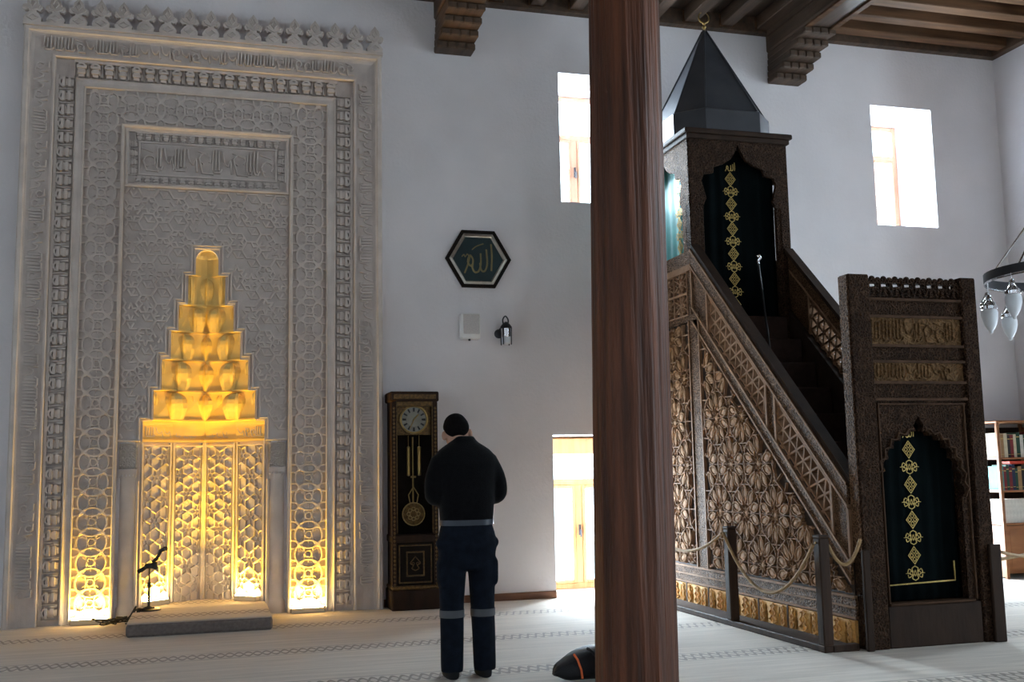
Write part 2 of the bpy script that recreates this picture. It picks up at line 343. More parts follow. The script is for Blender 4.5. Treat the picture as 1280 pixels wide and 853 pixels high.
# ceiling: boards, joists and two beams
ce = thing('ceiling', ((XL+XR)/2, 2, 6.66), 'dark wooden ceiling of boards on exposed joists', kind='structure')
for i in range(int((XR-XL)/.28)+1):
    x = XL+i*.28; MB().box(x+.004, min(x+.276, XR), YB, WY, 6.66+.006*(i % 2), 6.72).build('ceiling_board', 'board', ce)
B1, B2, BW = 2.50, 6.565, .42
y = 10.55
MB().box(XL, XR, WY-.10, WY, 6.47, 6.66).build('wall_plate', 'beam', ce)
MB().box(XR-.1, XR, YB, WY-.1, 6.47, 6.66).build('wall_plate', 'beam', ce)
jm = {}
while y > 2.0:
    MB().bev(B2+.1, XR-.1, y-.085, y+.085, 6.50, 6.66, .012).build('joist', 'joist', ce); y -= .40
x = B1+.47
while x < B2-.1:
    MB().bev(x-.08, x+.08, 1.5, WY-.10, 6.50, 6.66, .012).build('joist', 'beam', ce)
    MB().box(x-.09, x+.09, WY-.13, WY-.10, 6.50, 6.64).build('joist_end', 'joist', ce); x += .47
x = B1-.47
while x > XL+.2:
    MB().bev(x-.08, x+.08, 1.5, WY-.10, 6.50, 6.66, .012).build('joist', 'beam', ce); x -= .47
for n, bx, lb in ((1, B1, 'heavy dark beam above the round wooden pillar'), (2, B2, 'heavy dark beam above the pulpit spire')):
    t = thing('trim_%d' % n, (bx, 6, 6.3), lb, kind='structure')
    MB().bev(bx-BW/2, bx+BW/2, YB+.3, WY, 6.26, 6.50, .02).build('beam', 'beam', t)
    MB().box(bx-BW/2-.03, bx+BW/2+.03, YB+.3, WY-.1, 6.44, 6.50).build('fascia', 'beam', t)
    for e in (-1, 1): MB().bev(bx+e*(BW/2-.05)-.035, bx+e*(BW/2-.05)+.035, YB+.3, WY-.85, 6.235, 6.262, .006).build('moulding', 'joist', t)
    z = 5.88
    for i, pr in enumerate((.20, .36, .52, .68, .84)):
        h = .075; c = MB().bev(bx-BW/2+.004*i, bx+BW/2-.004*i, WY-pr, WY, z, z+h, .012).build('corbel', 'beam', t)
        for j in range(4):
            xx = bx-BW/2+.055+j*.104; MB().bev(xx-.045, xx+.045, WY-pr-.014, WY-pr+.03, z+.004, z+h-.006, .008).build('corbel_block', 'beam', c)
        z += h+.001
# window joinery in the far wall
def far_window(n, x0, x1, z0, z1, mat, head, trans, mull, door=False, lb=''):
    Yf = WY+WT-.10; t = thing('window_%d' % n, ((x0+x1)/2, Yf, z0), lb, kind='structure'); F = FW(Yf)
    w = .065
    def bar(a, b, c, d, nm): MB().bev(a, b, Yf-.035, Yf+.035, c, d, .008).build(nm, mat, t)
    bar(x0+.001, x0+w, z0, z1, 'jamb'); bar(x1-w, x1-.001, z0, z1, 'jamb'); bar(x0+w, x1-w, z1-w, z1, 'head'); bar(x0+w, x1-w, z0, z0+w, 'sill')
    zt = trans; bar(x0+w, x1-w, zt-.035, zt+.035, 'transom'); bar(mull-.045, mull+.045, z0+w, zt-.035, 'mullion')
    for a, b, c, d in ((x0+w, mull-.045, z0+w, zt-.035), (mull+.045, x1-w, z0+w, zt-.035)):
        s = .038 if door else .03
        for q in ((a, a+s, c, d), (b-s, b, c, d), (a+s, b-s, c, c+s), (a+s, b-s, d-s, d)): MB().bev(q[0], q[1], Yf-.05, Yf+.01, q[2], q[3], .006).build('sash', mat, t)
        MB().box(a+s, b-s, Yf-.02, Yf-.014, c+s, d-s).build('pane', 'glass', t)
    MB().box(x0+w, x1-w, Yf-.01, Yf-.004, zt+.035, z1-w).build('pane', 'glass', t)
    hb = MB().bev(mull-.012, mull+.012, Yf-.075, Yf-.05, z0+(zt-z0)*.50, z0+(zt-z0)*.50+.12, .004); hb.tube([(mull, Yf-.075, z0+(zt-z0)*.5+.06), (mull, Yf-.10, z0+(zt-z0)*.5+.06), (mull, Yf-.10, z0+(zt-z0)*.5-.02)], .009, 6).build('handle', 'iron', t)
    if head: MB().bev(x0+.001, x1-.001, Yf-.16, Yf-.036, z1-.20, z1-.02, .012).build('lintel_box', mat, t); 
    return t
far_window(1, *FARWIN[0], 'windowup', 0, 5.28, 4.13, lb='upper window with pale pine frame behind the round pillar')
far_window(2, *FARWIN[1], 'windowup', 0, 5.30, 8.20, lb='upper window in a deep white reveal near the room corner')
far_window(3, *FARWIN[2], 'window', 1, 1.20, 4.075, True, 'low pine glazed door window reaching the carpet')
far_window(4, *FARWIN[3], 'window', 1, 1.20, 8.215, True, 'low pine glazed door window behind the pulpit')
def plain_window(n, F, a, b, c, d, lb):
    t = thing('window_%d' % n, F((a+b)/2, c, -.24), lb, kind='structure')
    for q in ((a, a+.06, c, d), (b-.06, b, c, d), (a+.06, b-.06, c, c+.06), (a+.06, b-.06, d-.06, d), ((a+b)/2-.035, (a+b)/2+.035, c+.06, d-.06)):
        MB().prism(F, rect(*q), -.27, -.21).build('frame', 'window', t)
    MB().prism(F, rect(a+.06, (a+b)/2-.035, c+.06, d-.06), -.245, -.239).build('pane', 'glass', t); MB().prism(F, rect((a+b)/2+.035, b-.06, c+.06, d-.06), -.245, -.239).build('pane', 'glass', t)
k = 5
for F, ws, nm in ((lambda u, v, w: (XR-w, u, v), RWIN, 'side wall beyond the pulpit'), (lambda u, v, w: (XL+w, u, v), LWIN, 'side wall beside the niche'), (lambda u, v, w: (u, YB+w, v), BWIN, 'rear wall')):
    for a, b, c, d in ws: plain_window(k, F, a, b, c, d, 'pine framed window in the '+nm); k += 1
MB().bev(1.70, 3.55, WY-.022, WY, 0, .075, .006).build('baseboard_far', 'baseb', kind='structure', label='reddish brown baseboard along the far wall')
MB().bev(4.6, 7.70, WY-.022, WY, 0, .075, .006).build('baseboard_side', 'baseb', kind='structure', label='reddish brown baseboard behind the pulpit')
# ------------------------------------------------------------------ prayer niche (mihrab)
XC, MH, MTOP = -.05, 1.742, 5.74
def FM(u, v, w): return (XC+u, WY-w, v)
mih = thing('prayer_niche', (XC, WY, 0), 'tall carved grey plaster prayer niche with nested frames and a golden lit stalactite hood', 'prayer niche')
def uframe(prof, name, mat, parent=mih, H=MH, T=MTOP, z0=0., F=FM, close=False):
    mb = MB(); n = len(prof)
    vs = []
    for d, w in prof: vs += [F(-H+d, z0+(d if close else 0), w), F(-H+d, T-d, w), F(H-d, T-d, w), F(H-d, z0+(d if close else 0), w)]
    fs = []
    for i in range(n-1):
        for j in range(4 if close else 3): k = (j+1) % 4; fs.append((i*4+j, i*4+k, (i+1)*4+k, (i+1)*4+j))
    return mb.add(vs, fs).build(name, mat, parent)
uframe([(0, 0), (0, .15), (.015, .165), (.045, .165), (.055, .15), (.07, .148), (.07, .135)], 'outer_moulding', 'stone')
uframe([(.07, .138), (.10, .122), (.15, .112), (.20, .108), (.262, .112)], 'inscription_ground', 'stone2')
uframe([(.262, .112), (.262, .122), (.280, .126), (.29, .118), (.29, .045)], 'band_moulding', 'stone')
uframe([(.29, .055), (.472, .042)], 'stalactite_ground', 'stone2')
uframe([(.472, .042), (.472, .078), (.485, .088), (.50, .078), (.515, .072), (.548, .074), (.556, .088), (.566, .084), (.566, .04)], 'inner_moulding', 'stone')
uframe([(.566, .04), (.905, .04)], 'interlace_ground', 'stone2')
uframe([(.905, .04), (.905, .078), (.915, .086), (.932, .082), (.94, .07), (.94, .0)], 'field_bead', 'stone')
def bandmap(side, d_in, w):
    """(s along the band, t outward from its inner edge) -> niche plane"""
    if side == 'top': return lambda s, t, h: FM(s, MTOP-d_in+t, w+h)
    if side == 'left': return lambda s, t, h: FM(-MH+d_in-t, s, w+h)
    return lambda s, t, h: FM(MH-d_in+t, s, w+h)
def script(mb, F, s0, s1, t0, th, wd, h, rng):
    """tall interlocked letter strokes along a band"""
    s = s0
    while s < s1-.10:
        k = rng.random(); x = s
        if k < .50:
            n = rng.choice((2, 3, 3, 4))
            for i in range(n):
                a = t0+th*(.18+.1*rng.random()); mb.rib(F, [(x, a), (x+.004, t0+th*(.80+.18*rng.random()))], wd, h)
                x += .030
            mb.rib(F, [(s, t0+th*.24), (s+.015, t0+th*.12), (x-.02, t0+th*.12), (x-.005, t0+th*.25)], wd*.9, h); s = x+.006
        elif k < .80:
            r = th*.20; c = (s+r+.01, t0+th*(.30+.35*rng.random()))
            mb.rib(F, circ(c, r, 8, R(-40), R(250)), wd*.9, h)
            mb.rib(F, [(c[0]-r, c[1]), (c[0]-r*.4, t0+th*.08), (c[0]+r*1.4, t0+th*.06)], wd*.9, h)
            if rng.random() < .6: mb.rib(F, [(s, t0+th*.86), (s+r*1.8, t0+th*.74)], wd*.8, h)
            s += 2*r+.028
        else:
            mb.rib(F, smoothcurve([(s, t0+th*.9), (s+.02, t0+th*.5), (s+.055, t0+th*.38), (s+.075, t0+th*.6), (s+.09, t0+th*.12)], 3), wd*.9, h); s += .10
rng = random.Random(3)
for sd, s0, s1 in (('top', -1.56, 1.56), ('left', .25, 5.44), ('right', .25, 5.44)):
    mb = MB(); script(mb, bandmap(sd, .262, .110), s0, s1, .02, .155, .017, .026, rng); tag(mb.build('inscription', 'stone', mih), 'raised stone lettering')
# stalactite cells of the second frame
mb = MB(); F0 = FW(0)
hw = .066
mb.prism(F0, [(-.0725, .012), (-.0725, .178), (-.066, .178), (-.066, .012)], 0, .045)
mb.prism(F0, [(-.066, .15), (-.066, .178), (.0725, .178), (.0725, .15)], 0, .050)
for i, (a, b, s, h) in enumerate(((.094, .120, .052, .062), (.068, .092, .036, .044), (.042, .068, .046, .054), (.014, .040, .030, .038))):
    mb.prism(F0, [(-s, b), (-s*.9, a), (s*.9, a), (s, b)], 0, h)
for i in range(5):
    a0, a1 = math.pi*i/5, math.pi*(i+1)/5
    mb.prism(F0, [(.050*math.cos(a0), .112+.040*math.sin(a0)), (.050*math.cos(a1), .112+.040*math.sin(a1)), (.030*math.cos(a1), .112+.022*math.sin(a1)), (.030*math.cos(a0), .112+.022*math.sin(a0))], 0, .058)
mb.prism(F0, [(.052, .015), (.066, .015), (.066, .06), (.058, .09), (.050, .06)], 0, .040)
cell = mb.mesh('stalactite_cell'); cell.materials.append(MT['stone'])
n = 20; pit = 2*(MH-.46)/n
for i in range(n):
    inst('stalactite_cell', cell, mih, FM(-MH+.46+pit*(i+.5), MTOP-.472, .045), sc=(pit/.145, 1, 1))
n = 37; pit = (MTOP-.46-.05)/n
for i in range(n):
    z = .05+pit*(i+.5)
    inst('stalactite_cell', cell, mih, FM(-MH+.472, z, .045), (0, R(-90), 0), (pit/.145, 1, 1))
    inst('stalactite_cell', cell, mih, FM(MH-.472, z, .045), (0, R(90), 0), (pit/.145, 1, 1))
# interlace band of crossing circles
def interlace(side, s0, s1):
    w = .335; p = w*.56; F = bandmap(side, .902, .04); mb = MB(); box = rect(s0, s1, 0, w); n0 = int(math.ceil(s0/p))-2
    k = n0
    while k*p < s1+w:
        s = k*p
        ribclip(mb, F, circ((s, w/2), w*.40, 22), box, .020, .022, taper=.7)
        for e in (0, w): ribclip(mb, F, circ((s, e), w*.40, 22), box, .020, .020, taper=.7)
        ribclip(mb, F, starpts((s, w/2), w*.115, w*.1, 3, R(30)), box, .015, .022, closed=True)
        for a in range(6):
            c, q = math.cos(R(60*a)), math.sin(R(60*a))
            ribclip(mb, F, [(s+c*w*.11, w/2+q*w*.11), (s+c*w*.24, w/2+q*w*.24)], box, .009, .018)
        k += 1
    return mb.build('interlace', 'stone', mih)
interlace('top', -.84, .84); interlace('left', .02, MTOP-.57); interlace('right', .02, MTOP-.57)
# field, stepped opening and its border
STEP = [(.150, 3.64), (.235, 3.37), (.305, 3.09), (.38, 2.81), (.455, 2.56), (.525, 2.22), (.61, 1.92), (.80, 1.70)]   # half width below this height
TIERS = [(.108, 3.345, 3.52), (.178, 3.04, 3.345), (.262, 2.775, 3.04), (.330, 2.495, 2.775), (.410, 2.19, 2.495), (.480, 1.90, 2.19), (.575, 1.69, 1.90), (.60, 0., 1.69)]
FH = MH-.94
mb = MB(); zz = 4.80
for h, a, b in TIERS[:-1]:
    pass
def fieldpart(z0, z1, h, mb):
    for e in (-1, 1):
        u0, u1 = (-FH, -h) if e < 0 else (h, FH); mb.prism(FM, rect(u0, u1, z0, z1), -.04, .02)
mb.prism(FM, rect(-FH, FH, 3.60, 4.82), -.04, .02)
dome = [(-.108, 3.345)]+[(.108*math.cos(math.pi-math.pi*i/10), 3.50+.10*math.sin(math.pi*i/10)) for i in range(11)]+[(.108, 3.345)]
for e in (-1, 1):
    half = [(e*FH, 3.345), (e*FH, 3.60), (0, 3.60)]+[(e*.108*math.sin(math.pi/2*i/5), 3.50+.10*math.cos(math.pi/2*i/5)) for i in range(6)]+[(e*.108, 3.345)]
    mb.prism(FM, half, -.04, .02)
for h, a, b in TIERS[1:7]: fieldpart(a, b, h, mb)
mb.build('field', 'stone2', mih)
mb = MB()
for e in (-1, 1):
    path = [(0, STEP[0][1]), (e*STEP[0][0], STEP[0][1])]
    for (h0, t0), (h1, t1) in zip(STEP, STEP[1:]): path += [(e*h0, t1), (e*h1, t1)]
    mb.rib(FM, path, .022, .020, .02, ext=.5)
    mb.rib(FM, [(u-e*.03 if i else u, v-.03) for i, (u, v) in enumerate(path[:-2])], .010, .012, .02, ext=.5)
mb.build('stepped_border', 'stone', mih)
def outside_steps(u, v):
    for h, t in STEP:
        if v > t: break
        if abs(u) < h+.02: return False
    return True
mb = MB(); a = .095; rg = random.Random(11)
for i in range(-9, 10):
    for j in range(0, 19):
        cu, cv = i*a*1.5, 1.72+j*a*1.732+(a*.866 if i % 2 else 0)
        hx = [(cu+a*math.cos(R(60*k)), cv+a*math.sin(R(60*k))) for k in range(6)]
        segs = [(hx[k], hx[(k+1) % 6]) for k in range(3) if rg.random() < .8]
        st = starpts((cu, cv), a*.866, a*.42, 6, R(30)); segs += [(st[k], st[(k+1) % 12]) for k in range(12) if (i+j) % 2 == 0 and rg.random() < .85]
        if (i+j) % 2: segs += [((cu+a*.6*math.cos(R(60*k+r_)), cv+a*.6*math.sin(R(60*k+r_))), (cu, cv)) for k in range(3) for r_ in (0,)]
        for s in segs:
            c = clipseg(s[0], s[1], rect(-FH+.02, FH-.02, 1.73, 4.19))
            if c and all(outside_steps(*q) for q in c): mb.rib(FM, c, .020, .020, .02, taper=.7)
mb.build('hexagon_relief', 'stone', mih, kind='stuff')
# inscription panel over the hood
pm = uframe([(0, .02), (0, .058), (.018, .062), (.03, .05), (.03, .02)], 'panel_frame', 'stone', mih, FH-.005, 4.80, 4.205, close=True)
uframe([(.125, .02), (.125, .045), (.14, .045), (.14, .02)], 'panel_inner_frame', 'stone', mih, FH-.005, 4.80, 4.205, close=True)
uu, z0, z1 = FH-.005-.12, 4.205+.12, 4.80-.12
n = 17; pit = 2*(uu+.03)/n
for i in range(n):
    u = -uu-.03+pit*(i+.5)
    inst('small_stalactite_cell', cell, mih, FM(u, z1, .02), sc=(pit/.145, .6, .5)); inst('small_stalactite_cell', cell, mih, FM(u, z0, .02), (0, R(180), 0), (pit/.145, .6, .5))
for i in range(4):
    z = z0+(z1-z0)*(i+.5)/4
    inst('small_stalactite_cell', cell, mih, FM(-uu, z, .02), (0, R(-90), 0), ((z1-z0)/4/.145, .6, .5)); inst('small_stalactite_cell', cell, mih, FM(uu, z, .02), (0, R(90), 0), ((z1-z0)/4/.145, .6, .5))
mb = MB(); script(mb, lambda s, t, h: FM(s, t, .02+h), -uu+.04, uu-.02, z0+.035, z1-z0-.07, .017, .026, rng); tag(mb.build('inscription', 'stone', mih), 'raised stone lettering')
# cresting of palmettes
def palmette(mb, s=1.):
    half = [(.0, .0), (.082, .0), (.090, .045), (.060, .085), (.032, .110), (.036, .125), (.075, .118), (.098, .140), (.096, .170), (.072, .185), (.052, .178), (.055, .205), (.045, .235), (.020, .262), (.0, .290)]
    poly = half+[(-u, v) for u, v in half[-2:0:-1]]
    mb.prism(F0, poly, 0, .05)
    for e in (-1, 1):
        mb.rib(F0, [(0, .02), (e*.05, .05), (0, .085)], .012, .012, .05); mb.rib(F0, [(0, .12), (e*.06, .145), (e*.07, .165)], .012, .012, .05); mb.rib(F0, [(0, .16), (e*.028, .195), (0, .255)], .012, .012, .05)
pmb = MB(); palmette(pmb); pal = pmb.mesh('cresting_palmette'); pal.materials.append(MT['stone'])
MB().prism(FM, rect(-MH-.01, MH+.01, MTOP-.004, MTOP+.03), 0, .175).build('cresting_base', 'stone', mih)
n = 17
for i in range(n): inst('cresting_palmette', pal, mih, FM(-MH+.07+(2*MH-.14)*i/(n-1), MTOP+.03, .10), sc=(.93, 1, 1.0))
# niche shaft and stalactite hood
ND = [.07, .12, .19, .26, .33, .40, .44, .46]
def plan(h, D): return [(-h, 0.), (-.53*h, .62*D), (0., D), (.53*h, .62*D), (h, 0.)]
def NP(u, dep, z): return (XC+u, WY+.02+dep, z)
prev = None
lb = MB()
for z, q, dd in ((0, .5, .3), (.15, .5, .6), (.5, .5, .85), (.68, .48, 1.), (.82, .40, .95), (.92, .28, .75), (1., .10, .35)):
    pass
rings = []
for z, q, dd in ((0, .40, .30), (.12, .44, .42), (.30, .50, .62), (.42, .53, .80), (.60, .53, 1.), (.76, .50, 1.05), (.88, .42, .95), (.96, .28, .70), (1., .10, .35)):
    rings.append([(-q, .12, z), (-q, 0, z), (-.72*q, -.55*dd, z), (-.22*q, -.62*dd, z), (0, -dd, z), (.22*q, -.62*dd, z), (.72*q, -.55*dd, z), (q, 0, z), (q, .12, z)])
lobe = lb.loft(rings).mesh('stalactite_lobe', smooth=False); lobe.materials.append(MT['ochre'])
def pd(u, P):
    for (a, da), (b, db) in zip(P, P[1:]):
        if a-1e-9 <= u <= b+1e-9: return da+(db-da)*(u-a)/(b-a)
    return 0.
LOB = {1: [(0, .90), (-.84, .40), (.84, .40)], 2: [(-.44, .78), (.44, .78), (0, .26), (-.95, .2), (.95, .2)], 3: [(0, .60), (-.64, .60), (.64, .60), (-.32, .2), (.32, .2), (-1., .14), (1., .14)],
       4: [(0, .60), (-.64, .60), (.64, .60), (-.32, .18), (.32, .18), (-1., .16), (1., .16)], 5: [(0, .58), (-.66, .58), (.66, .58), (-.33, .2), (.33, .2), (-1., .16), (1., .16)]}
for i, (h, z0, z1) in enumerate(TIERS):
    P = plan(h, ND[i]); mb = MB()
    PT_ = plan(h, ND[i-1]) if 0 < i < 7 else P
    for k_, ((a, da), (b, db)) in enumerate(zip(P, P[1:])):
        (a2, da2), (b2, db2) = PT_[k_], PT_[k_+1]
        mb.add([NP(a, da, z0), NP(b, db, z0), NP(b2, db2, z1), NP(a2, da2, z1)], [(0, 1, 2, 3)])
    if i > 0:
        Q = plan(TIERS[i-1][0], ND[i-1])
        for k in range(4): mb.add([NP(*PT_[k], z1), NP(*PT_[k+1], z1), NP(*Q[k+1], z1), NP(*Q[k], z1)], [(0, 1, 2, 3)])
        # cornice lip along the foot of each tier
        if i < 7:
            for (a, da), (b, db) in zip(P, P[1:]): mb.add([NP(a, da-.02, z0), NP(b, db-.02, z0), NP(b, db-.02, z0+.018), NP(a, da-.02, z0+.018), NP(a, da, z0+.026), NP(b, db, z0+.026), NP(a, da, z0), NP(b, db, z0)], [(0, 1, 2, 3), (3, 2, 5, 4), (0, 6, 7, 1)])
    else:
        n = 8
        for k in range(n):   # quarter-dome cap
            for j in range(4):
                def dm(k_, j_):
                    a = math.pi*k_/n; e = math.pi/2*j_/4
                    return NP(-h*math.cos(a)*math.cos(e), ND[0]*math.sin(a)*math.cos(e), z1+.10*math.sin(e))
                mb.add([dm(k, j), dm(k+1, j), dm(k+1, j+1), dm(k, j+1)], [(0, 1, 2, 3)])
    nm = 'hood_tier' if i < 7 else 'niche_wall'
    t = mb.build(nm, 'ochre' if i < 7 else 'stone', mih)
    for u, wd in LOB.get(i, []):
        wdt = wd*h; big = wd > .3
        hh = (z1-z0)*(.92 if big else .45); zb = z0+(z1-z0)*(.05 if big else .5)
        inst('stalactite_lobe', lobe, t, NP(u*h, pd(u*h, P)-.004, zb), (R(6), 0, 0), sc=(wdt, min(.10, wdt*.42)*(1 if big else .9), hh))
    if i == 6:
        mb = MB()
        for (a, da), (b, db) in zip(P, P[1:]):
            mb.add([NP(a, da-.028, z0), NP(b, db-.028, z0), NP(b, db-.028, z0+.022), NP(a, da-.028, z0+.022), NP(a, da, z0+.03), NP(b, db, z0+.03)], [(0, 1, 2, 3), (3, 2, 5, 4)])
            mb.add([NP(a, da-.02, z1-.03), NP(b, db-.02, z1-.03), NP(b, db-.02, z1), NP(a, da-.02, z1), NP(a, da, z1-.05), NP(b, db, z1-.05)], [(0, 1, 2, 3), (0, 1, 5, 4)])
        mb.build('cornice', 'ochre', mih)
        for (a, da), (b, db) in zip(P, P[1:]):
            L = math.hypot(b-a, db-da); cu, cv = (b-a)/L, (db-da)/L
            mb = MB(); script(mb, lambda s, t, w, a=a, da=da, cu=cu, cv=cv: NP(a+cu*s+cv*w, da+cv*s-cu*w, t), .03, L-.0, z0+.04, .11, .010, .010, rng); mb.build('inscription', 'stone', mih)
# star lattice on the four facets of the shaft
P = plan(.60, .46)
for fi, ((a, da), (b, db)) in enumerate(zip(P, P[1:])):
    L = math.hypot(b-a, db-da); cu, cv = (b-a)/L, (db-da)/L; nu, nv = (cv, -cu)
    def FF(s, v, w, a=a, da=da, cu=cu, cv=cv, nu=nu, nv=nv): return NP(a+cu*s+nu*w, da+cv*s+nv*w, v)
    mb = MB()
    mb.rib(FF, [(.022, .1), (.022, 1.67)], .030, .022, taper=.7); mb.rib(FF, [(L-.022, .1), (L-.022, 1.67)], .030, .022, taper=.7); mb.rib(FF, [(.02, 1.655), (L-.02, 1.655)], .026, .02)
    mb.rib(FF, [(.050, .1), (.050, 1.63)], .008, .012); mb.rib(FF, [(L-.050, .1), (L-.050, 1.63)], .008, .012)
    mb.build('panel_border', 'stone', mih)
    mb = MB(); box = rect(.055, L-.055, .1, 1.635); ap = (L-.11)/2*.82; ed = ap/math.cos(R(30)); row = 0; v = .1
    while v < 1.75:
        for q in range(-2, 3):
            c = (L/2+ap*(2*q+(1 if row % 2 else 0)), v)
            ribclip(mb, FF, starpts(c, ap, ap*.56, 6, 0), box, .017, .022, closed=True)
            ribclip(mb, FF, starpts(c, ap*.30, ap*.17, 6, R(30)), box, .008, .013, closed=True)
            for k6 in range(6): ribclip(mb, FF, [(c[0]+ap*.56*math.cos(R(30+60*k6)), c[1]+ap*.56*math.sin(R(30+60*k6))), (c[0]+ap*.30*math.cos(R(30+60*k6)), c[1]+ap*.30*math.sin(R(30+60*k6)))], box, .008, .014)
        v += ed*1.5; row += 1
    mb.build('star_lattice', 'stone', mih)
# jambs with small capitals
for e in (-1, 1):
    mb = MB(); a, b = sorted((e*.60, e*FH)); mb.prism(FM, rect(a, b, 0, 1.69), -.04, .0); j = mb.build('jamb', 'stone2', mih)
    mb = MB(); mb.prism(FM, rect(a+.02, b-.02, 1.43, 1.67), 0, .012); mb.rib(FM, rect(a+.03, b-.03, 1.44, 1.66), .012, .012, .012, closed=True); mb.build('jamb_panel', 'stonefine', j)
    mb = MB()
    for k in range(5):
        u = a+.02+(b-a-.04)*(k+.5)/5; mb.prism(FM, [(u-.016, 1.425), (u-.016, 1.385), (u, 1.34), (u+.016, 1.385), (u+.016, 1.425)], 0, .03)
    mb.build('capital', 'stone', j)
    mb = MB(); um = e*.70; rg_ = [[FM(um+rx*math.cos(R(t)), z, .0+rx*.30*math.sin(R(t))) for t in range(0, 181, 20)] for rx, z in ((.085, 0), (.085, .12), (.072, .14), (.070, 1.33), (.08, 1.36))]
    mb.loft(rg_, cap=False, closed=False).build('colonnette', 'stone', j, smooth=True)
    mb = MB(); mb.rib(FM, [(e*.795, 1.70), (e*.60, 1.70)], .024, .03, .0); mb.build('jamb_cornice', 'stone', j)
    MB().rib(FM, [(e*.612, .0), (e*.612, 1.30)], .03, .02, 0.).build('jamb_bead', 'stone', j)
# prayer platform in front of the niche
pf = thing('prayer_platform', (-.06, 9.9, 0), 'low carpeted platform step in front of the lit niche', 'platform')
pl, pr_ = at(157, 798, Z=0).x, at(341, 788, Z=0).x
MB().bev(pl, pr_, 9.72, 10.68, 0, .105, .02).build('platform_base', M('platform_side', (.17, .14, .125), .95, var=.2, scale=40, bump=.4, bscale=200, dist=.004), pf)
MB().bev(pl+.004, pr_-.004, 9.725, 10.675, .1055, .118, .005).build('platform_carpet', 'carpet', pf)
mb = MB(); mb.prism(lambda u, v, w: (XC+u, v, w), [(-.592, 10.685), (-.592, 10.87), (-.31, 11.14), (0, 11.31), (.31, 11.14), (.592, 10.87), (.592, 10.685)], 0, .118); mb.build('niche_floor', 'carpet', mih)
# floodlights
WARM = (1., .57, .03)
def flood(x0, x1, y0, y1, z0, h, power, label, grp=None, rz=0., tilt=0., hous='lamphouse', spread=90):
    cx, cy = (x0+x1)/2, (y0+y1)/2; t = thing('floodlight', (cx, cy, z0), label, 'floodlight', grp)
    MB().bev(x0, x1, y0, y1, z0, z0+h, .006).build('housing', hous, t)
    mb = MB(); n = 9
    for i in range(n):
        a = x0+.01+(x1-x0-.02)*i/n; b = a+(x1-x0-.02)/n*.8; mb.bev(a, b, y0+.012, y1-.012, z0+h-.002, z0+h+.012, .003)
    mb.build('lens', 'lens', t)
    l = bpy.data.lights.new('flood_glow', 'AREA'); l.shape = 'RECTANGLE'; l.size = x1-x0-.03; l.size_y = (y1-y0)*.6; l.energy = power; l.color = WARM; l.spread = R(spread)
    o = bpy.data.objects.new('flood_glow', l); COL.objects.link(o); o.parent = t; o.location = (0, 0, h+.03); o.rotation_euler = (R(180-tilt), 0, 0)
    t.rotation_euler = (0, 0, rz); 
    return t
flood(-1.21, -.88, 10.70, 10.79, 0, .05, 20, 'bright warm floodlight at the foot of the interlace band away from the clock', tilt=0)
flood(.79, 1.11, 10.70, 10.79, 0, .05, 20, 'bright warm floodlight at the foot of the interlace band beside the clock', tilt=0)
def flood_rot(cx, cy, rz, label):
    t = flood(cx-.135, cx+.135, cy-.045, cy+.045, .118, .05, 30, label, None, rz, 0, spread=100); return t
flood_rot(XC-.43, WY+.135, R(40), 'bright warm floodlight on the platform behind the microphone stand')
flood_rot(XC+.43, WY+.135, R(-40), 'bright warm floodlight on the clear end of the platform inside the niche')
# ------------------------------------------------------------------ round timber pillar
PX, PY = B1, 6.15
pil = thing('wooden_pillar', (PX, PY, 0), 'thick reddish brown timber pillar worn and cracked, standing on the carpet', 'pillar')
mb = MB(); rings = []; n = 13; rg = random.Random(5)
wob = [1+.035*math.sin(3*2*math.pi*k/n+.6)+rg.uniform(-.03, .03) for k in range(n)]
for i in range(25):
    z = 6.10*i/24; r = .258-.032*z/6.1; cx = PX+.014+.014*z
    rings.append([(cx+r*wob[k]*(1+rg.uniform(-.004, .004))*math.cos(2*math.pi*k/n), PY+r*wob[k]*math.sin(2*math.pi*k/n), z) for k in range(n)])
mb.loft(rings).build('shaft', 'pillar', pil, smooth=False)
mb = MB(); zt = 6.10; mb.bev(PX+.073-.26, PX+.073+.26, PY-.45, PY+.45, 6.10, 6.19, .015); mb.bev(PX+.073-.24, PX+.073+.24, PY-.7, PY+.7, 6.19, 6.2345, .012); mb.build('bolster', 'beam', pil)
# ------------------------------------------------------------------ pulpit (minbar)
ML, MR, MFY = 4.61, 5.74, 6.85
MCX = (ML+MR)/2
KY0, KY1, KFZ = 9.48, 10.74, 2.85     # kiosk front, back, floor
mn = thing('pulpit', (MCX, 8.8, 0), 'tall carved walnut pulpit with stairs, portal and a lead capped kiosk', 'pulpit')
FS = SD(ML); FSR = lambda u, v, w: (MR+w, u, v); FP = FW(MFY)
def TZ(y): return 1.2+.9246*(y-6.978)          # top line of the balustrade
Yn, Yf = 6.99, KY0
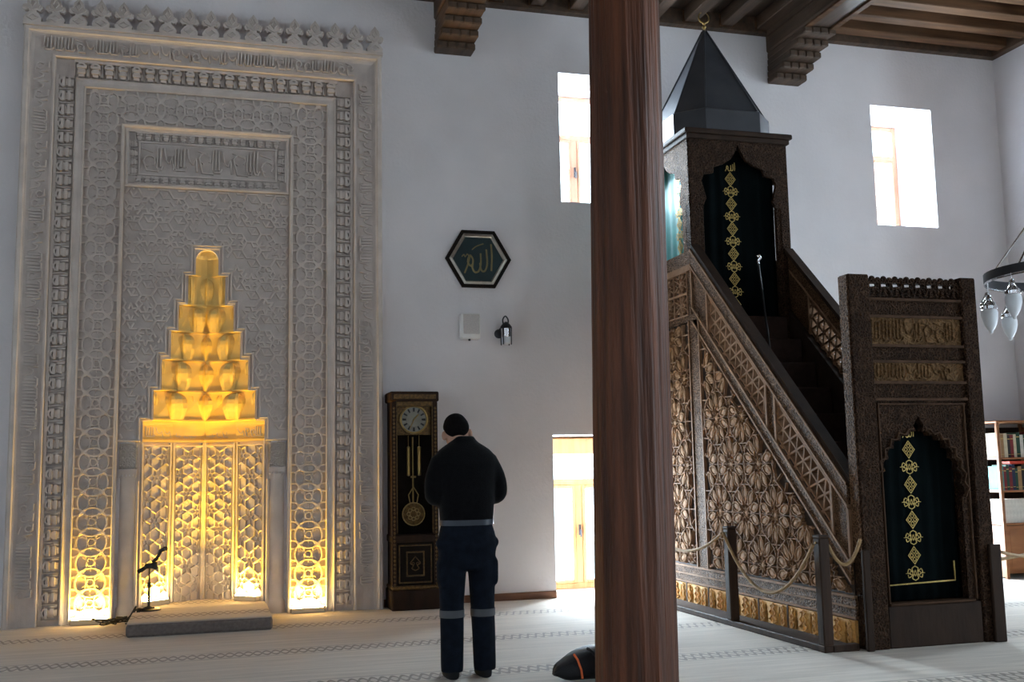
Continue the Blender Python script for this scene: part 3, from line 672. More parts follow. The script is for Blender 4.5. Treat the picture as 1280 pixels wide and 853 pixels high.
# --- side walls below the balustrade
def sidewall(F, th, name):
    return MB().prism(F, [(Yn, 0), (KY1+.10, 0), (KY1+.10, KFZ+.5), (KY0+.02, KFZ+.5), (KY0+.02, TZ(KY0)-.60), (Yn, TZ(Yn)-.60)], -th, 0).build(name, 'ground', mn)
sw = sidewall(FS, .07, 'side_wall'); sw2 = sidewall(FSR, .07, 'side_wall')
def strip(F, poly, name, mat, w0, w1, parent): return MB().prism(F, poly, w0, w1).build(name, mat, parent)
def slant(y0, y1, a, b): return [(y0, TZ(y0)+a), (y1, TZ(y1)+a), (y1, TZ(y1)+b), (y0, TZ(y0)+b)]
for F, par, det in ((FS, sw, 1), (FSR, sw2, 0)):
    strip(F, slant(Yn, KY0, -.16, -.0), 'carved_band', 'carved', -.05, .022, par)
    strip(F, slant(Yn, KY0, -.19, -.165), 'bead', 'rib', -.05, .030, par); strip(F, slant(Yn, KY0, -.022, .0), 'bead', 'rib', -.05, .030, par)
    strip(F, slant(Yn, KY0, -.605, -.58), 'bead', 'rib', 0., .030, par); strip(F, slant(Yn, KY0, -.725, -.605), 'carved_band', 'carved', 0., .02, par); strip(F, slant(Yn+.0, KY0, -.75, -.725), 'bead', 'rib', 0., .03, par)
    # handrail, dark
    strip(F, slant(Yn-.02, KY0, .002, .05), 'handrail', 'walnutdk', -.085, .01, par)
    # horizontal bands at the foot and the honey coloured arcade
    for z0, z1, m in ((.21, .228, 'rib'), (.228, .288, 'carved'), (.288, .302, 'rib'), (.302, .362, 'carved'), (.362, .38, 'rib')):
        strip(F, rect(Yn-.03, KY1+.1, z0, z1), 'carved_band' if m == 'carved' else 'bead', m, 0, .018 if m == 'carved' else .028, par)
    # upright bands under the kiosk
    for y0, y1, m in ((9.34, 9.36, 'rib'), (9.36, 9.56, 'carved'), (9.56, 9.58, 'rib'), (KY1+.02, KY1+.1, 'carved')):
        strip(F, rect(y0, y1, .38, KFZ-.06 if y0 < 10 else 3.33), 'carved_band' if m == 'carved' else 'bead', m, 0, .02 if m == 'carved' else .03, par)
    strip(F, rect(9.34, KY1+.1, KFZ-.06, KFZ), 'carved_band', 'carved', 0, .024, par); strip(F, rect(9.48, KY1+.1, 3.30, 3.36), 'bead', 'rib', 0, .03, par); strip(F, rect(9.48, KY1+.1, 3.36, 3.50), 'carved_band', 'carved', 0, .024, par)
    strip(F, rect(9.50, 9.56, KFZ, 3.30), 'carved_band', 'carved', 0, .022, par)
# --- arcade of honey coloured panels
n = 8; y0, y1 = Yn-.03, KY1+.06; pw = (y1-y0)/n
mb = MB(); GP = [(.015, .010), (.055, .020), (.095, .026), (.122, .009), (.148, .018), (.178, .003), (.20, .001)]
gc = [pw*.27, pw*.73]
for k, (lo, hi) in enumerate(((.012, gc[0]), (gc[0], gc[1]), (gc[1], pw-.012))):
    lf = [(lo+(g if k else 0), v) for v, g in GP]; rt = [(hi-(g if k < 2 else 0), v) for v, g in GP]
    mb.prism(F0, lf+rt[::-1], 0, .026)
    c = (lo+hi)/2; q = (hi-lo)*.26
    for e in (-1, 1): mb.rib(F0, smoothcurve([(c, .03), (c+e*q, .06), (c+e*q*.3, .09), (c+e*q*.9, .12), (c+e*q*.2, .15), (c+e*q*.6, .175), (c, .19)], 3), .011, .012, .026)
    mb.rib(F0, [(c, .03), (c, .19)], .007, .010, .026)
arc = mb.mesh('arcade_panel'); arc.materials.append(MT['yellow'])
for i in range(n):
    inst('arcade_panel', arc, sw, (ML, y1-pw*i, 0), (0, 0, R(-90))); 
    MB().box(ML-.03, ML, y1-pw*i-.012, y1-pw*i+.012, 0, .21).build('arcade_stile', 'walnut', sw)
strip(FS, rect(Yn-.03, KY1+.1, 0, .014), 'plinth', 'walnutdk', 0, .032, sw)
# --- star panels of separate carved pieces (kundekari)
def piece(poly, h, inset=.22, rim=.010):
    mb = MB(); cu = sum(p[0] for p in poly)/len(poly); cv = sum(p[1] for p in poly)/len(poly)
    ins = lambda k: [(cu+(u-cu)*k, cv+(v-cv)*k) for u, v in poly]
    rings = [[F0(u, v, w) for u, v in ins(k)] for k, w in ((1, 0), (1, h*.75), (.95, h), (1-inset*.75, h), (1-inset, h-rim), (.35, h-rim*.25))]
    return mb.loft(rings)
def mkmesh(nm, poly, h, mat='star', **k):
    me = piece(poly, h, **k).mesh(nm); me.materials.append(MT[mat]); return me
A = .50                                  # rosette spacing
petal = mkmesh('petal', [(0, -.085), (.040, -.030), (.044, .030), (.022, .070), (0, .088), (-.022, .070), (-.044, .030), (-.040, -.030)], .036)
starm = mkmesh('star_piece', starpts((0, 0), .072, .036, 8), .030); small = mkmesh('small_star', starpts((0, 0), .042, .020, 5, R(90)), .026)
tri = [(9.32, .40), (9.32, TZ(9.32)-.775), (Yn+.02, .40)]
def inside(u, v, poly, mg):
    sgn = []
    for i in range(len(poly)):
        p, q = poly[i], poly[(i+1) % len(poly)]; L = math.hypot(q[0]-p[0], q[1]-p[1]); sgn.append(((q[0]-p[0])*(v-p[1])-(q[1]-p[1])*(u-p[0]))/L)
    return all(s > mg for s in sgn) or all(s < -mg for s in sgn)
def kund(F, par, rotz, xoff, polys, A):
    for poly in polys:
        u0, u1 = min(p[0] for p in poly), max(p[0] for p in poly); v0, v1 = min(p[1] for p in poly), max(p[1] for p in poly)
        rb = MB(); pc = poly if sum((poly[(i+1) % len(poly)][0]-poly[i][0])*(poly[(i+1) % len(poly)][1]+poly[i][1]) for i in range(len(poly))) < 0 else poly[::-1]
        for i in range(-2, 14):
            for j in range(-2, 14):
                cu, cv = u1-.02-A*(i+(.5 if j % 2 else 0)), v0+.10+A*.866*j
                if inside(cu, cv, poly, .02): inst('star_piece', starm, par, F(cu, cv, 0), (0, 0, rotz))
                for k in range(10):
                    a = 2*math.pi*k/10+R(18)
                    for rr, nm, me, mg in ((.163, 'petal', petal, .035),):
                        pu, pv = cu+rr*math.cos(a), cv+rr*math.sin(a)
                        if inside(pu, pv, poly, mg):
                            o = inst(nm, me, par, F(pu, pv, 0)); o.rotation_euler = (Matrix.Rotation(rotz, 4, 'Z') @ Matrix.Rotation(a-math.pi/2, 4, 'Y')).to_euler() if xoff > 0 else (0, 0, 0)
                for k in range(6):
                    a = math.pi/3*k+R(30); pu, pv = cu+A*.577*math.cos(a), cv+A*.577*math.sin(a)
                    if k < 2 and inside(pu, pv, poly, .03): inst('small_star', small, par, F(pu, pv, 0), (0, 0, rotz))
                    a = math.pi/3*k; pu, pv = cu+A*.5*math.cos(a), cv+A*.5*math.sin(a)
                # strap work between the pieces
                ribclip(rb, F, starpts((cu, cv), .105, .078, 10, R(18)), pc, .012, .026, closed=True)
                ribclip(rb, F, circ((cu, cv), .262, 10, R(36), R(396)), pc, .014, .028)
                for k in range(10):
                    a = 2*math.pi*k/10+R(36); ribclip(rb, F, [(cu+.09*math.cos(a), cv+.09*math.sin(a)), (cu+.25*math.cos(a), cv+.25*math.sin(a))], pc, .010, .026)
        if rb.v: rb.build('strapwork', 'rib', par, kind='stuff')
# F0 faces -Y with u along +X: turned -90 degrees about Z it faces -X with u along -Y
kund(FS, sw, R(-90), 1, [tri, rect(9.60, KY1, .40, KFZ-.08)], A)
# --- pierced balustrade lattice: three families of bars
def lattice(F, par, poly, a, wd, w0, h, ang, name='balustrade_lattice', mat='rib'):
    mb = MB(); cu = sum(p[0] for p in poly)/len(poly); cv = sum(p[1] for p in poly)/len(poly)
    pc = poly if sum((poly[(i+1) % len(poly)][0]-poly[i][0])*(poly[(i+1) % len(poly)][1]+poly[i][1]) for i in range(len(poly))) < 0 else poly[::-1]
    for q in range(3):
        th = ang+math.pi/3*q; d = (math.cos(th), math.sin(th)); nn = (-d[1], d[0])
        for k in range(-30, 31):
            o = (cu+nn[0]*k*a, cv+nn[1]*k*a); s = clipseg((o[0]-d[0]*4, o[1]-d[1]*4), (o[0]+d[0]*4, o[1]+d[1]*4), pc)
            if s: mb.rib(F, s, wd, h, w0, ext=0, taper=.6)
    return mb.build(name, mat, par)
lat = lambda a, b: [(a, TZ(a)-.19), (b, TZ(b)-.19), (b, TZ(b)-.58), (a, TZ(a)-.58)]
cuts = [(7.20, 7.98), (8.12, 9.16)]
for F, par in ((FS, sw), (FSR, sw2)):
    for a, b in cuts: lattice(F, par, lat(a, b), .112, .027, -.035, .045, math.atan(.9246)+R(0))
    for a, b in ((Yn, 7.20), (7.98, 8.12), (9.16, KY0)):
        strip(F, lat(a, b), 'carved_panel', 'carved', -.05, .012, par); 
        for y_ in (a, b): strip(F, lat(y_-.014, y_+.014), 'bead', 'rib', -.05, .026, par)
    for z0, z1 in ((KFZ+.01, KFZ+.225), (KFZ+.235, 3.30)):
        for k in range(4):
            ya = 9.57+.315*k; bx_ = rect(ya, ya+.30, z0, z1); mb = MB(); cu, cv = ya+.15, (z0+z1)/2; pc = bx_
            for q in range(8): ribclip(mb, F, [(cu, cv), (cu+.3*math.cos(R(45*q+22.5)), cv+.3*math.sin(R(45*q+22.5)))], pc, .02, .025)
            ribclip(mb, F, starpts((cu, cv), .105, .06, 8), pc, .014, .03, closed=True); mb.rib(F, bx_, .018, .03, closed=True); mb.build('star_grille', 'rib', par)
# dark stair-side boards closing the balustrade from within are left open as in a pierced screen
# --- stairs
ns = 10; rise = (KFZ-.25)/ns; run = (KY0-Yn-.1)/ns
for i in range(ns+1):
    ya = Yn+.10+run*i; z = .25+rise*i
    st = MB().bev(ML+.085, MR-.085, ya, ya+run+.02 if i < ns else KY1+.05, z-rise if i else 0, z, .012).build('step', 'stepc', mn)
# --- kiosk
KZ1 = 4.66
def post(x, y, nm='kiosk_post'): return MB().bev(x-.055, x+.055, y-.055, y+.055, KFZ-.3, KZ1, .01).build(nm, 'carveddk', mn)
for x in (ML+.056, MR-.056):
    for y in (KY0+.056, KY1-.056): post(x, y)
def ogee(w, zs, za):
    """half outline of a cusped arch, from the springing to the apex"""
    return [(w, zs), (w*.94, zs+.07*(za-zs)), (w*1.0, zs+.22*(za-zs)), (w*1.06, zs+.36*(za-zs)), (w*.98, zs+.47*(za-zs)), (w*.72, zs+.50*(za-zs)), (w*.70, zs+.60*(za-zs)), (w*.42, zs+.66*(za-zs)), (w*.22, zs+.74*(za-zs)), (w*.10, zs+.85*(za-zs)), (0, za)]
def archplate(F, c, half, zb, zt, w, zs, za, w0, w1, name, mat, par):
    o = ogee(w, zs, za)
    for e in (-1, 1):
        poly = [(c, zt), (c+e*half, zt), (c+e*half, zb), (c+e*(w+.005), zb)]+[(c+e*u, v) for u, v in o]
        MB().prism(F, poly, w0, w1).build(name, mat, par)
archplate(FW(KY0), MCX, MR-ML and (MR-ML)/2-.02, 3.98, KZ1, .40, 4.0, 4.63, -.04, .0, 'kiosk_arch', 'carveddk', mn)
archplate(SD(ML), (KY0+KY1)/2, (KY1-KY0)/2-.02, 3.98, KZ1, .42, 4.0, 4.63, -.04, 0., 'kiosk_arch', 'carved', mn)  # window side: lighter walnut copy, the light is put into the colour
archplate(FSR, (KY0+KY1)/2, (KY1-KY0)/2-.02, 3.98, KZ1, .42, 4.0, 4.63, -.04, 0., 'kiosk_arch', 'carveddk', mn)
for s in (-1, 1):
    MB().bev(MCX+s*.475-.065, MCX+s*.475+.065, KY0+.01, KY0+.06, KFZ, 3.98, .006).build('kiosk_jamb', 'carveddk', mn)
    MB().bev(ML-.0 if s < 0 else MR-.03, ML+.03 if s < 0 else MR, KY0+.10, KY0+.19, 3.5, 3.98, .006).build('kiosk_jamb', 'carved', mn)
cor = MB(); cor.bev(ML-.02, MR+.02, KY0-.03, KY1+.02, KZ1, KZ1+.05, .008); cor.bev(ML-.045, MR+.045, KY0-.055, KY1+.045, KZ1+.05, KZ1+.10, .01); cor.build('kiosk_cornice', 'walnutdk', mn)
kcx, kcy = MCX+.0, (KY0+KY1)/2
def oct_(h, c, z): return [(kcx+x, kcy+y, z) for x, y in ((h, -c), (h, c), (c, h), (-c, h), (-h, c), (-h, -c), (-c, -h), (c, -h))]
z = KZ1+.10
MB().loft([oct_(.56, .31, z), oct_(.56, .31, z+.26), oct_(.535, .30, z+.275)]).build('drum', 'lead', mn)
spr = MB().loft([oct_(.53, .295, z+.275), oct_(.02, .011, 6.10)]).build('spire', 'lead', mn)
mb = MB()
for (x, y, z_), (x2, y2, z2) in zip(oct_(.53, .295, z+.28), oct_(.02, .011, 6.11)): mb.tube([(x, y, z_), (x2, y2, z2)], .009, 6)
mb.build('seam', 'lead', spr)
mb = MB(); mb.lathe([(.016, 6.08), (.010, 6.13), (.026, 6.155), (.010, 6.18), (.018, 6.195), (.006, 6.21)], (kcx, kcy, 0), 12); fin = mb.build('finial', 'brass', mn, smooth=True)
mb = MB(); mb.tube([(kcx+.062*math.cos(R(a)), kcy, 6.268+.062*math.sin(R(a))) for a in range(-245, 66, 14)], [.003+.008*math.sin(math.pi*i/22) for i in range(23)], 8); mb.build('crescent', 'brass', fin, smooth=True)
# --- portal
PT = 2.775
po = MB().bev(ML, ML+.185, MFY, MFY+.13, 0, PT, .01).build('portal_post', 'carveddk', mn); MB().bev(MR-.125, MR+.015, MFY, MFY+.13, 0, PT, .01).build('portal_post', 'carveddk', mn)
MB().prism(FS, rect(MFY+.012, MFY+.118, .70, PT-.01), 0, .008).build('portal_cheek', 'carved', mn)  # window-lit side face, its brightness put into the lighter walnut colour
pa, pb = ML+.185, MR-.125; pc_ = (pa+pb)/2
def panel(z0, z1, mat, nm, w=.0): return MB().prism(FP, rect(pa, pb, z0, z1), -.10, w-.03).build(nm, mat, mn)
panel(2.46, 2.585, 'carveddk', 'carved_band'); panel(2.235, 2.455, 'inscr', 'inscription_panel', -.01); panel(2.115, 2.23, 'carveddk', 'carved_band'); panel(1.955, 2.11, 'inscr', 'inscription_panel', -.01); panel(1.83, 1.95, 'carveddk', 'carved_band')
for zz_ in (2.59, 2.4575, 2.2325, 2.1125, 1.9525, 1.825): MB().prism(FP, rect(pa, pb, zz_-.010, zz_+.010), -.03, -.008).build('rail', 'walnut', mn)
for z0, z1 in ((2.25, 2.44), (1.97, 2.10)):
    mb = MB(); script(mb, lambda s, t, h: (s, MFY+.04-h, t), pa+.02, pb-.02, z0, z1-z0, .012, .012, rng); tag(mb.build('lettering', 'inscr', mn), 'raised wooden lettering')
# pierced crest
mb = MB(); FC = lambda u, v, w: (u, MFY+.06-w, v)
n = 8; pw = (pb-pa)/n
for i in range(n):
    u = pa+pw*i
    for e in (0, 1):
        m_ = (lambda x: u+x*pw) if e == 0 else (lambda x: u+(1-x)*pw)
        mb.rib(FC, smoothcurve([(m_(0), 2.60), (m_(.15), 2.66), (m_(.5), 2.68), (m_(.55), 2.63), (m_(.35), 2.615)], 4), .020, .04); mb.rib(FC, smoothcurve([(m_(.15), 2.66), (m_(.1), 2.71), (m_(.4), 2.745), (m_(.5), 2.72)], 4), .018, .04)
    mb.ell((u+pw*.5, MFY+.04, 2.752), (.026, .018, .022), 8, 6); mb.ell((u, MFY+.04, 2.745), (.024, .018, .020), 8, 6)
mb.rib(FC, [(pa, 2.72), (pb, 2.72)], .016, .04)
mb.build('pierced_crest', 'carveddk', mn)
# arched panel: cusped opening
AW, AS, AZ = .345, 1.08, 1.66
cusp = []
N_ = 7
for i in range(N_):
    a0 = i/N_; a1 = (i+1)/N_
    for t in (0, .25, .5, .75):
        f = a0+(a1-a0)*t; u = AW*math.cos(f*math.pi/2)**.85; v = AS+(AZ-.10-AS)*math.sin(f*math.pi/2)
        k = .032*abs(math.sin(math.pi*t)); cusp.append((max(u+k*math.cos(f*math.pi/2), .012), v+k*math.sin(f*math.pi/2)))
cusp += [(.028, AZ-.07), (.045, AZ-.035), (0, AZ+.04)]
acx = pc_-.03
for e in (-1, 1):
    edge = pa if e < 0 else pb
    poly = [(acx, 1.82), (edge, 1.82), (edge, .31), (acx+e*AW, .31)]+[(acx+e*u, v) for u, v in cusp]
    MB().prism(FP, poly, -.10, -.035).build('arch_panel', 'carveddk', mn)
    mb = MB(); mb.rib(FP, [(acx+e*(u+.035), v+.01) for u, v in cusp[:-1:2]], .014, .014, -.035); mb.rib(FP, [(edge-e*.03, .33), (edge-e*.03, 1.79), (acx, 1.79)], .016, .014, -.035); mb.build('arch_moulding', 'walnut', mn)
MB().bev(pa, pb, MFY+.012, MFY+.11, 0, .305, .01).build('threshold_board', 'walnutdk', mn); MB().bev(pa+.02, pb-.06, MFY-.004, MFY+.10, .306, .322, .005).build('sill', 'walnut', mn)
for x0, x1 in ((ML-.03, ML+.03), (MR-.06, MR+.045)): MB().bev(x0, x1, MFY-.035, MFY-.001, 0, .72, .008).build('portal_buttress', 'walnutdk', mn)
# ------------------------------------------------------------------ curtains
def embroid(mb, F, c, z, kind, s):
    if kind == 'word':
        for st in ALLAH[:5]: mb.rib(F, [(c+(u-.5)*s*1.1, z+(v-.5)*s*.8) for u, v in st], s*.09, .003)
    elif kind == 'dia':
        mb.rib(F, [(c, z-s*.62), (c+s*.5, z), (c, z+s*.62), (c-s*.5, z)], s*.07, .003, closed=True)
        for du, dv in ((0, .27), (0, -.27), (.22, 0), (-.22, 0)): mb.rib(F, [(c+s*du, z+s*(dv-.17)), (c+s*(du+.14), z+s*dv), (c+s*du, z+s*(dv+.17)), (c+s*(du-.14), z+s*dv)], s*.055, .003, closed=True)
    else:
        for e in (-1, 1):
            mb.rib(F, smoothcurve([(c, z+s*.5), (c+e*s*.25, z+s*.35), (c+e*s*.2, z+s*.12), (c+e*s*.5, z+s*.30), (c+e*s*.62, z+s*.05), (c+e*s*.42, z-s*.02)], 4), s*.075, .003)
            mb.rib(F, smoothcurve([(c, z-s*.5), (c+e*s*.25, z-s*.35), (c+e*s*.15, z-s*.10), (c+e*s*.52, z-s*.30), (c+e*s*.60, z-s*.10)], 4), s*.075, .003)
            mb.rib(F, circ((c+e*s*.33, z+s*.02), s*.12, 8), s*.06, .003); mb.rib(F, [(c+e*s*.55, z+s*.02), (c+e*s*.78, z)], s*.05, .003)
        mb.rib(F, [(c, z+s*.2), (c+s*.1, z), (c, z-s*.2), (c-s*.1, z)], s*.06, .003, closed=True)
def curtain(name, F, u0, u1, v0, v1, mat, label, motifs, sz, c, ztop, zbot, trim=None, fold=.012, grp=None):
    base = F((u0+u1)/2, v0, 0); t = thing(name, base, label, 'curtain', grp); mb = MB(); n = 36; rows = 8; rings = []
    for j in range(rows+1):
        v = v0+(v1-v0)*j/rows; rings.append([F(u0+(u1-u0)*i/n, v, fold*math.sin(i*1.15+.4*math.sin(j*.6))*(.4+.6*(abs(i-n/2)/(n/2)))) for i in range(n+1)])
    mb.loft(rings, cap=False, closed=False); o = mb.build('cloth', mat, t, smooth=True)
    sm = o.modifiers.new('thickness', 'SOLIDIFY'); sm.thickness = .004
    mb = MB(); FE = lambda u, v, w: F(u, v, fold*.75+.004+w)
    for i, k in enumerate(motifs): embroid(mb, FE, c[0]+(c[1]-c[0])*i/max(1, len(motifs)-1), ztop+(zbot-ztop)*i/max(1, len(motifs)-1), k, sz)
    tag(mb.build('embroidery', 'gold', t), 'gold thread embroidery')
    if trim:
        mb = MB(); mb.tube([F(u, v, fold+.008) for u, v in trim], .008, 6); mb.build('trim_cord', 'gold', t)
    return t
mot = ['word']+['dia', 'flo']*4
curtain('curtain', FW(MFY+.135), acx-AW-.02, acx+AW+.02, .325, 1.70, 'velvet', 'dark green velvet curtain with gold motifs hanging in the portal arch', mot, .105, (5.137, 5.127), 1.58, .52, [(acx-AW+.02, 1.10), (acx-AW+.035, .44), (acx+AW-.05, .455), (acx+AW-.05, .60)])
curtain('curtain', FW(KY0+.12), ML+.115, MR-.115, KFZ+.005, 4.60, 'velvet', 'dark green velvet curtain with gold motifs hanging in front of the kiosk', ['word']+['dia', 'flo']*5+['dia'], .115, (5.13, 5.13), 4.42, 2.98, [(ML+.125, 4.0), (ML+.125, KFZ+.05)])
curtain('curtain', SD(ML+.09), KY0+.13, KY1-.12, 3.36, 4.60, 'teal', 'teal satin curtain hanging in the side of the kiosk toward the niche', ['dia', 'flo']*4, .12, (9.9, 9.9), 4.35, 3.5)
# ------------------------------------------------------------------ sermon staff leaning on the stairs
st = thing('staff', (5.24, 9.15, 2.59), 'slim black staff with a silver handle leaning on the pulpit stairs', 'staff')
g = at(948, 330, Y=9.33); b_ = at(963, 440, Y=9.16); b_.z = .25+rise*8+.002 if False else b_.z
MB().tube([b_, g], .011, 8).build('shaft', 'black', st, smooth=True)
gx = Vector(g); MB().tube([gx, gx+Vector((0, .005, .03)), gx+Vector((.02, .0, .065)), gx+Vector((.005, -.01, .085)), gx+Vector((-.025, -.02, .075))], [.012, .016, .02, .018, .008], 8).build('handle', 'steel', st, smooth=True)
# ------------------------------------------------------------------ kerb, posts and ropes beside the pulpit
KX = 4.305
kb = thing('barrier_kerb', (KX, 8.5, 0), 'low dark wooden kerb on the carpet around the pulpit side', 'kerb')
MB().bev(KX-.035, KX+.035, 6.885, 10.80, 0, .05, .008).build('kerb_rail', 'post', kb); MB().box(KX+.036, ML-.05, 6.956, 10.80, 0, .03).build('kerb_deck', 'post', kb); MB().bev(KX+.036, ML-.05, 6.885, 6.955, 0, .05, .008).build('kerb_rail', 'post', kb)
PO = [(6.92, 'dark square wooden barrier post at the kerb corner beside the portal'), (8.34, 'dark square wooden barrier post midway along the kerb'), (9.98, 'dark square wooden barrier post by the far end of the kerb')]
for y, lb_ in PO:
    mb = MB(); w = .042; mb.bev(KX-w, KX+w, y-w, y+w, .0505, .815, .008); mb.bev(KX-w-.004, KX+w+.004, y-w-.004, y+w+.004, .816, .835, .006)
    p = thing('barrier_post', (KX, y, .0505), lb_, 'post', 'rope barrier posts'); mb.build('shaft', 'post', p); MB().tube([(KX, y, .78), (KX-.05, y, .78)], .008, 6).build('rope_hook', 'brass', p)
def rope(a, b, sag, lb_, r=.013):
    a, b = Vector(a), Vector(b); mb = MB(); mb.tube([a.lerp(b, t/16)+Vector((0, 0, -4*sag*(t/16)*(1-t/16))) for t in range(17)], r, 8)
    return mb.build('barrier_rope', 'rope', label=lb_, cat='rope', group='barrier ropes', smooth=True)
xr = KX-.066
rope((xr, 6.92, .77), (xr, 8.33, .78), .42, 'slack hemp rope between the kerb corner post and the middle post')
rope((xr, 8.36, .775), (xr, 9.98, .78), .20, 'slack hemp rope between the middle post and the far kerb post')
rope((KX+.046, 6.90, .76), (ML-.028, 6.84, .80), .16, 'short hemp rope from the kerb corner post to the portal')
rope((5.80, 6.88, .60), (8.2, 8.35, .72), .05, 'second hemp rope stretched from the portal toward the bookcase')
rope((5.80, 6.84, .66), (8.2, 8.3, .80), .16, 'hemp rope stretched from the portal toward the bookcase')
# ------------------------------------------------------------------ longcase clock
CX0, CX1, CYF = 1.745, 2.215, 10.50
ccx = (CX0+CX1)/2; FCk = FW(CYF)
ck = thing('longcase_clock', (ccx, 10.67, 0), 'tall dark longcase clock with gilded edges, brass pendulum and round dial', 'clock')
zt = 2.155
mb = MB(); mb.box(CX0+.03, CX1-.03, CYF+.19, WY-.01, .20, zt-.08); bd = mb.build('case_back', 'blackw', ck)
for x0, x1 in ((CX0+.012, CX0+.030), (CX1-.030, CX1-.012)): MB().box(x0, x1, CYF+.02, WY-.01, .20, zt-.08).build('case_side', 'walnutdk', ck)
MB().bev(CX0-.01, CX1+.01, CYF-.02, WY-.006, 0, .20, .012).build('plinth', 'walnutdk', ck)
MB().bev(CX0-.004, CX1+.004, CYF-.012, WY-.006, .20, .235, .01).build('plinth_moulding', 'gilt', ck)
MB().bev(CX0, CX1, CYF, WY-.006, .655, .73, .012).build('waist_moulding', 'walnutdk', ck)
MB().bev(CX0-.012, CX1+.012, CYF-.02, WY-.006, zt-.10, zt, .012).build('crown', 'walnutdk', ck); MB().bev(CX0+.02, CX1-.02, CYF-.024, CYF-.0205, zt-.075, zt-.03, .0015).build('crown_ornament', 'gilt', ck)
for x0, x1 in ((CX0, CX0+.05), (CX1-.05, CX1)):
    s_ = MB().bev(x0, x1, CYF, CYF+.04, .73, zt-.10, .006).build('stile', 'walnutdk', ck); MB().bev(x0, x1, CYF, CYF+.04, .235, .655, .006).build('stile', 'walnutdk', ck)
    mb = MB()
    xx = (x0+x1)/2
    for k in range(46): z = .25+k*(zt-.38)/46; mb.prism(FCk, [(xx-.012, z), (xx, z-.016), (xx+.012, z), (xx, z+.016)], 0, .010)
    tag(mb.build('beading', 'gilt', ck), 'gilded bead edging'); mb = MB(); xi = x1+.004 if x0 < ccx else x0-.004; mb.rib(FCk, [(xi, .75), (xi, zt-.12)], .012, .012, -.01); mb.build('gilt_fillet', 'gilt', ck)
MB().bev(CX0+.05, CX1-.05, CYF+.004, CYF+.04, zt-.15, zt-.10, .005).build('door_rail', 'gilt', ck)
# lower panel with ornament
MB().box(CX0+.05, CX1-.05, CYF+.02, CYF+.04, .235, .655).build('base_panel', 'blackw', ck)
mb = MB(); FB = FW(CYF+.02); mb.rib(FB, rect(CX0+.075, CX1-.075, .265, .625), .014, .012, closed=True); mb.rib(FB, rect(ccx-.085, ccx+.085, .33, .56), .016, .016, closed=True)
mb.build('panel_moulding', 'gilt', ck)
mb = MB()
for e in (-1, 1):
    mb.rib(FB, smoothcurve([(ccx, .38), (ccx+e*.035, .40), (ccx+e*.02, .43), (ccx+e*.05, .45), (ccx+e*.03, .48), (ccx, .515)], 3), .010, .008); mb.rib(FB, circ((ccx+e*.022, .447), .012, 8), .007, .008)
mb.build('panel_ornament', 'gilt', ck)
# dial
dz = 1.875; FD = FW(CYF+.06)
dp = MB().prism(FD, rect(CX0+.06, CX1-.06, dz-.155, dz+.155), 0, .012).build('dial_plate', 'gilt', ck)
MB().lathe([(.145, .012), (.145, .03), (.128, .034), (.126, .014)], (ccx, CYF+.06, dz), 36, 'Y').build('bezel', 'brass', ck, smooth=True)
dl = MB().lathe([(.124, .012), (.124, .017), (.124, .018)], (ccx, CYF+.06, dz), 36, 'Y').build('dial', 'dial', ck); MB().lathe([(.072, .018), (.072, .020)], (ccx, CYF+.06, dz), 30, 'Y').build('dial_centre', 'dialdk', dl)
mb = MB()
for k in range(12):     # upright bars of the roman hour marks
    a = R(30*k)
    for q in ((-.05, 0, .05) if k % 3 else (-.07, -.025, .025, .07)):
        mb.rib(FD, [(ccx+.082*math.sin(a+q), dz+.082*math.cos(a+q)), (ccx+.115*math.sin(a+q), dz+.115*math.cos(a+q))], .006, .002, .018)
mb.build('hour_marks', 'ink', dl)
for ang, ln, w_ in ((R(42), .065, .012), (R(205), .100, .009)):
    mb = MB(); mb.rib(FD, [(ccx-.015*math.sin(ang), dz-.015*math.cos(ang)), (ccx+ln*math.sin(ang), dz+ln*math.cos(ang))], w_, .004, .024); mb.build('hand', 'brass', dl)
# weights and pendulum
for x in (ccx-.05, ccx+.06):
    w_ = MB().lathe([(.004, 1.31), (.019, 1.315), (.019, 1.60), (.004, 1.605)], (x, CYF+.09, 0), 14).build('weight', 'brass', ck, smooth=True); MB().tube([(x, CYF+.09, 1.60), (x, CYF+.09, 1.715)], .003, 6).build('chain', 'brass', w_)
pd_ = MB().tube([(ccx, CYF+.12, 1.70), (ccx, CYF+.12, .95)], .008, 8).build('pendulum_rod', 'brass', ck)
MB().lathe([(.105, -.01), (.105, .01), (.085, .016), (.03, .02), (.004, .022)], (ccx, CYF+.12, .93), 28, 'Y').build('pendulum_bob', 'gilt', ck, smooth=True)
mb = MB()
for k in range(8): mb.rib(FW(CYF+.10), circ((ccx+.05*math.cos(R(45*k)), .93+.05*math.sin(R(45*k))), .018, 8), .007, .006)
mb.rib(FW(CYF+.10), circ((ccx, .93), .112, 24), .012, .008); mb.rib(FW(CYF+.10), [(ccx-.035, 1.04), (ccx-.05, 1.12), (ccx, 1.20), (ccx+.05, 1.12), (ccx+.035, 1.04)], .010, .006); mb.rib(FW(CYF+.10), [(ccx-.02, 1.30), (ccx+.02, 1.30)], .02, .01)
mb.build('pendulum_lyre', 'brass', ck)
MB().box(CX0+.06, CX1-.06, CYF+.012, CYF+.016, .74, zt-.16).build('glass', 'cglass', ck)
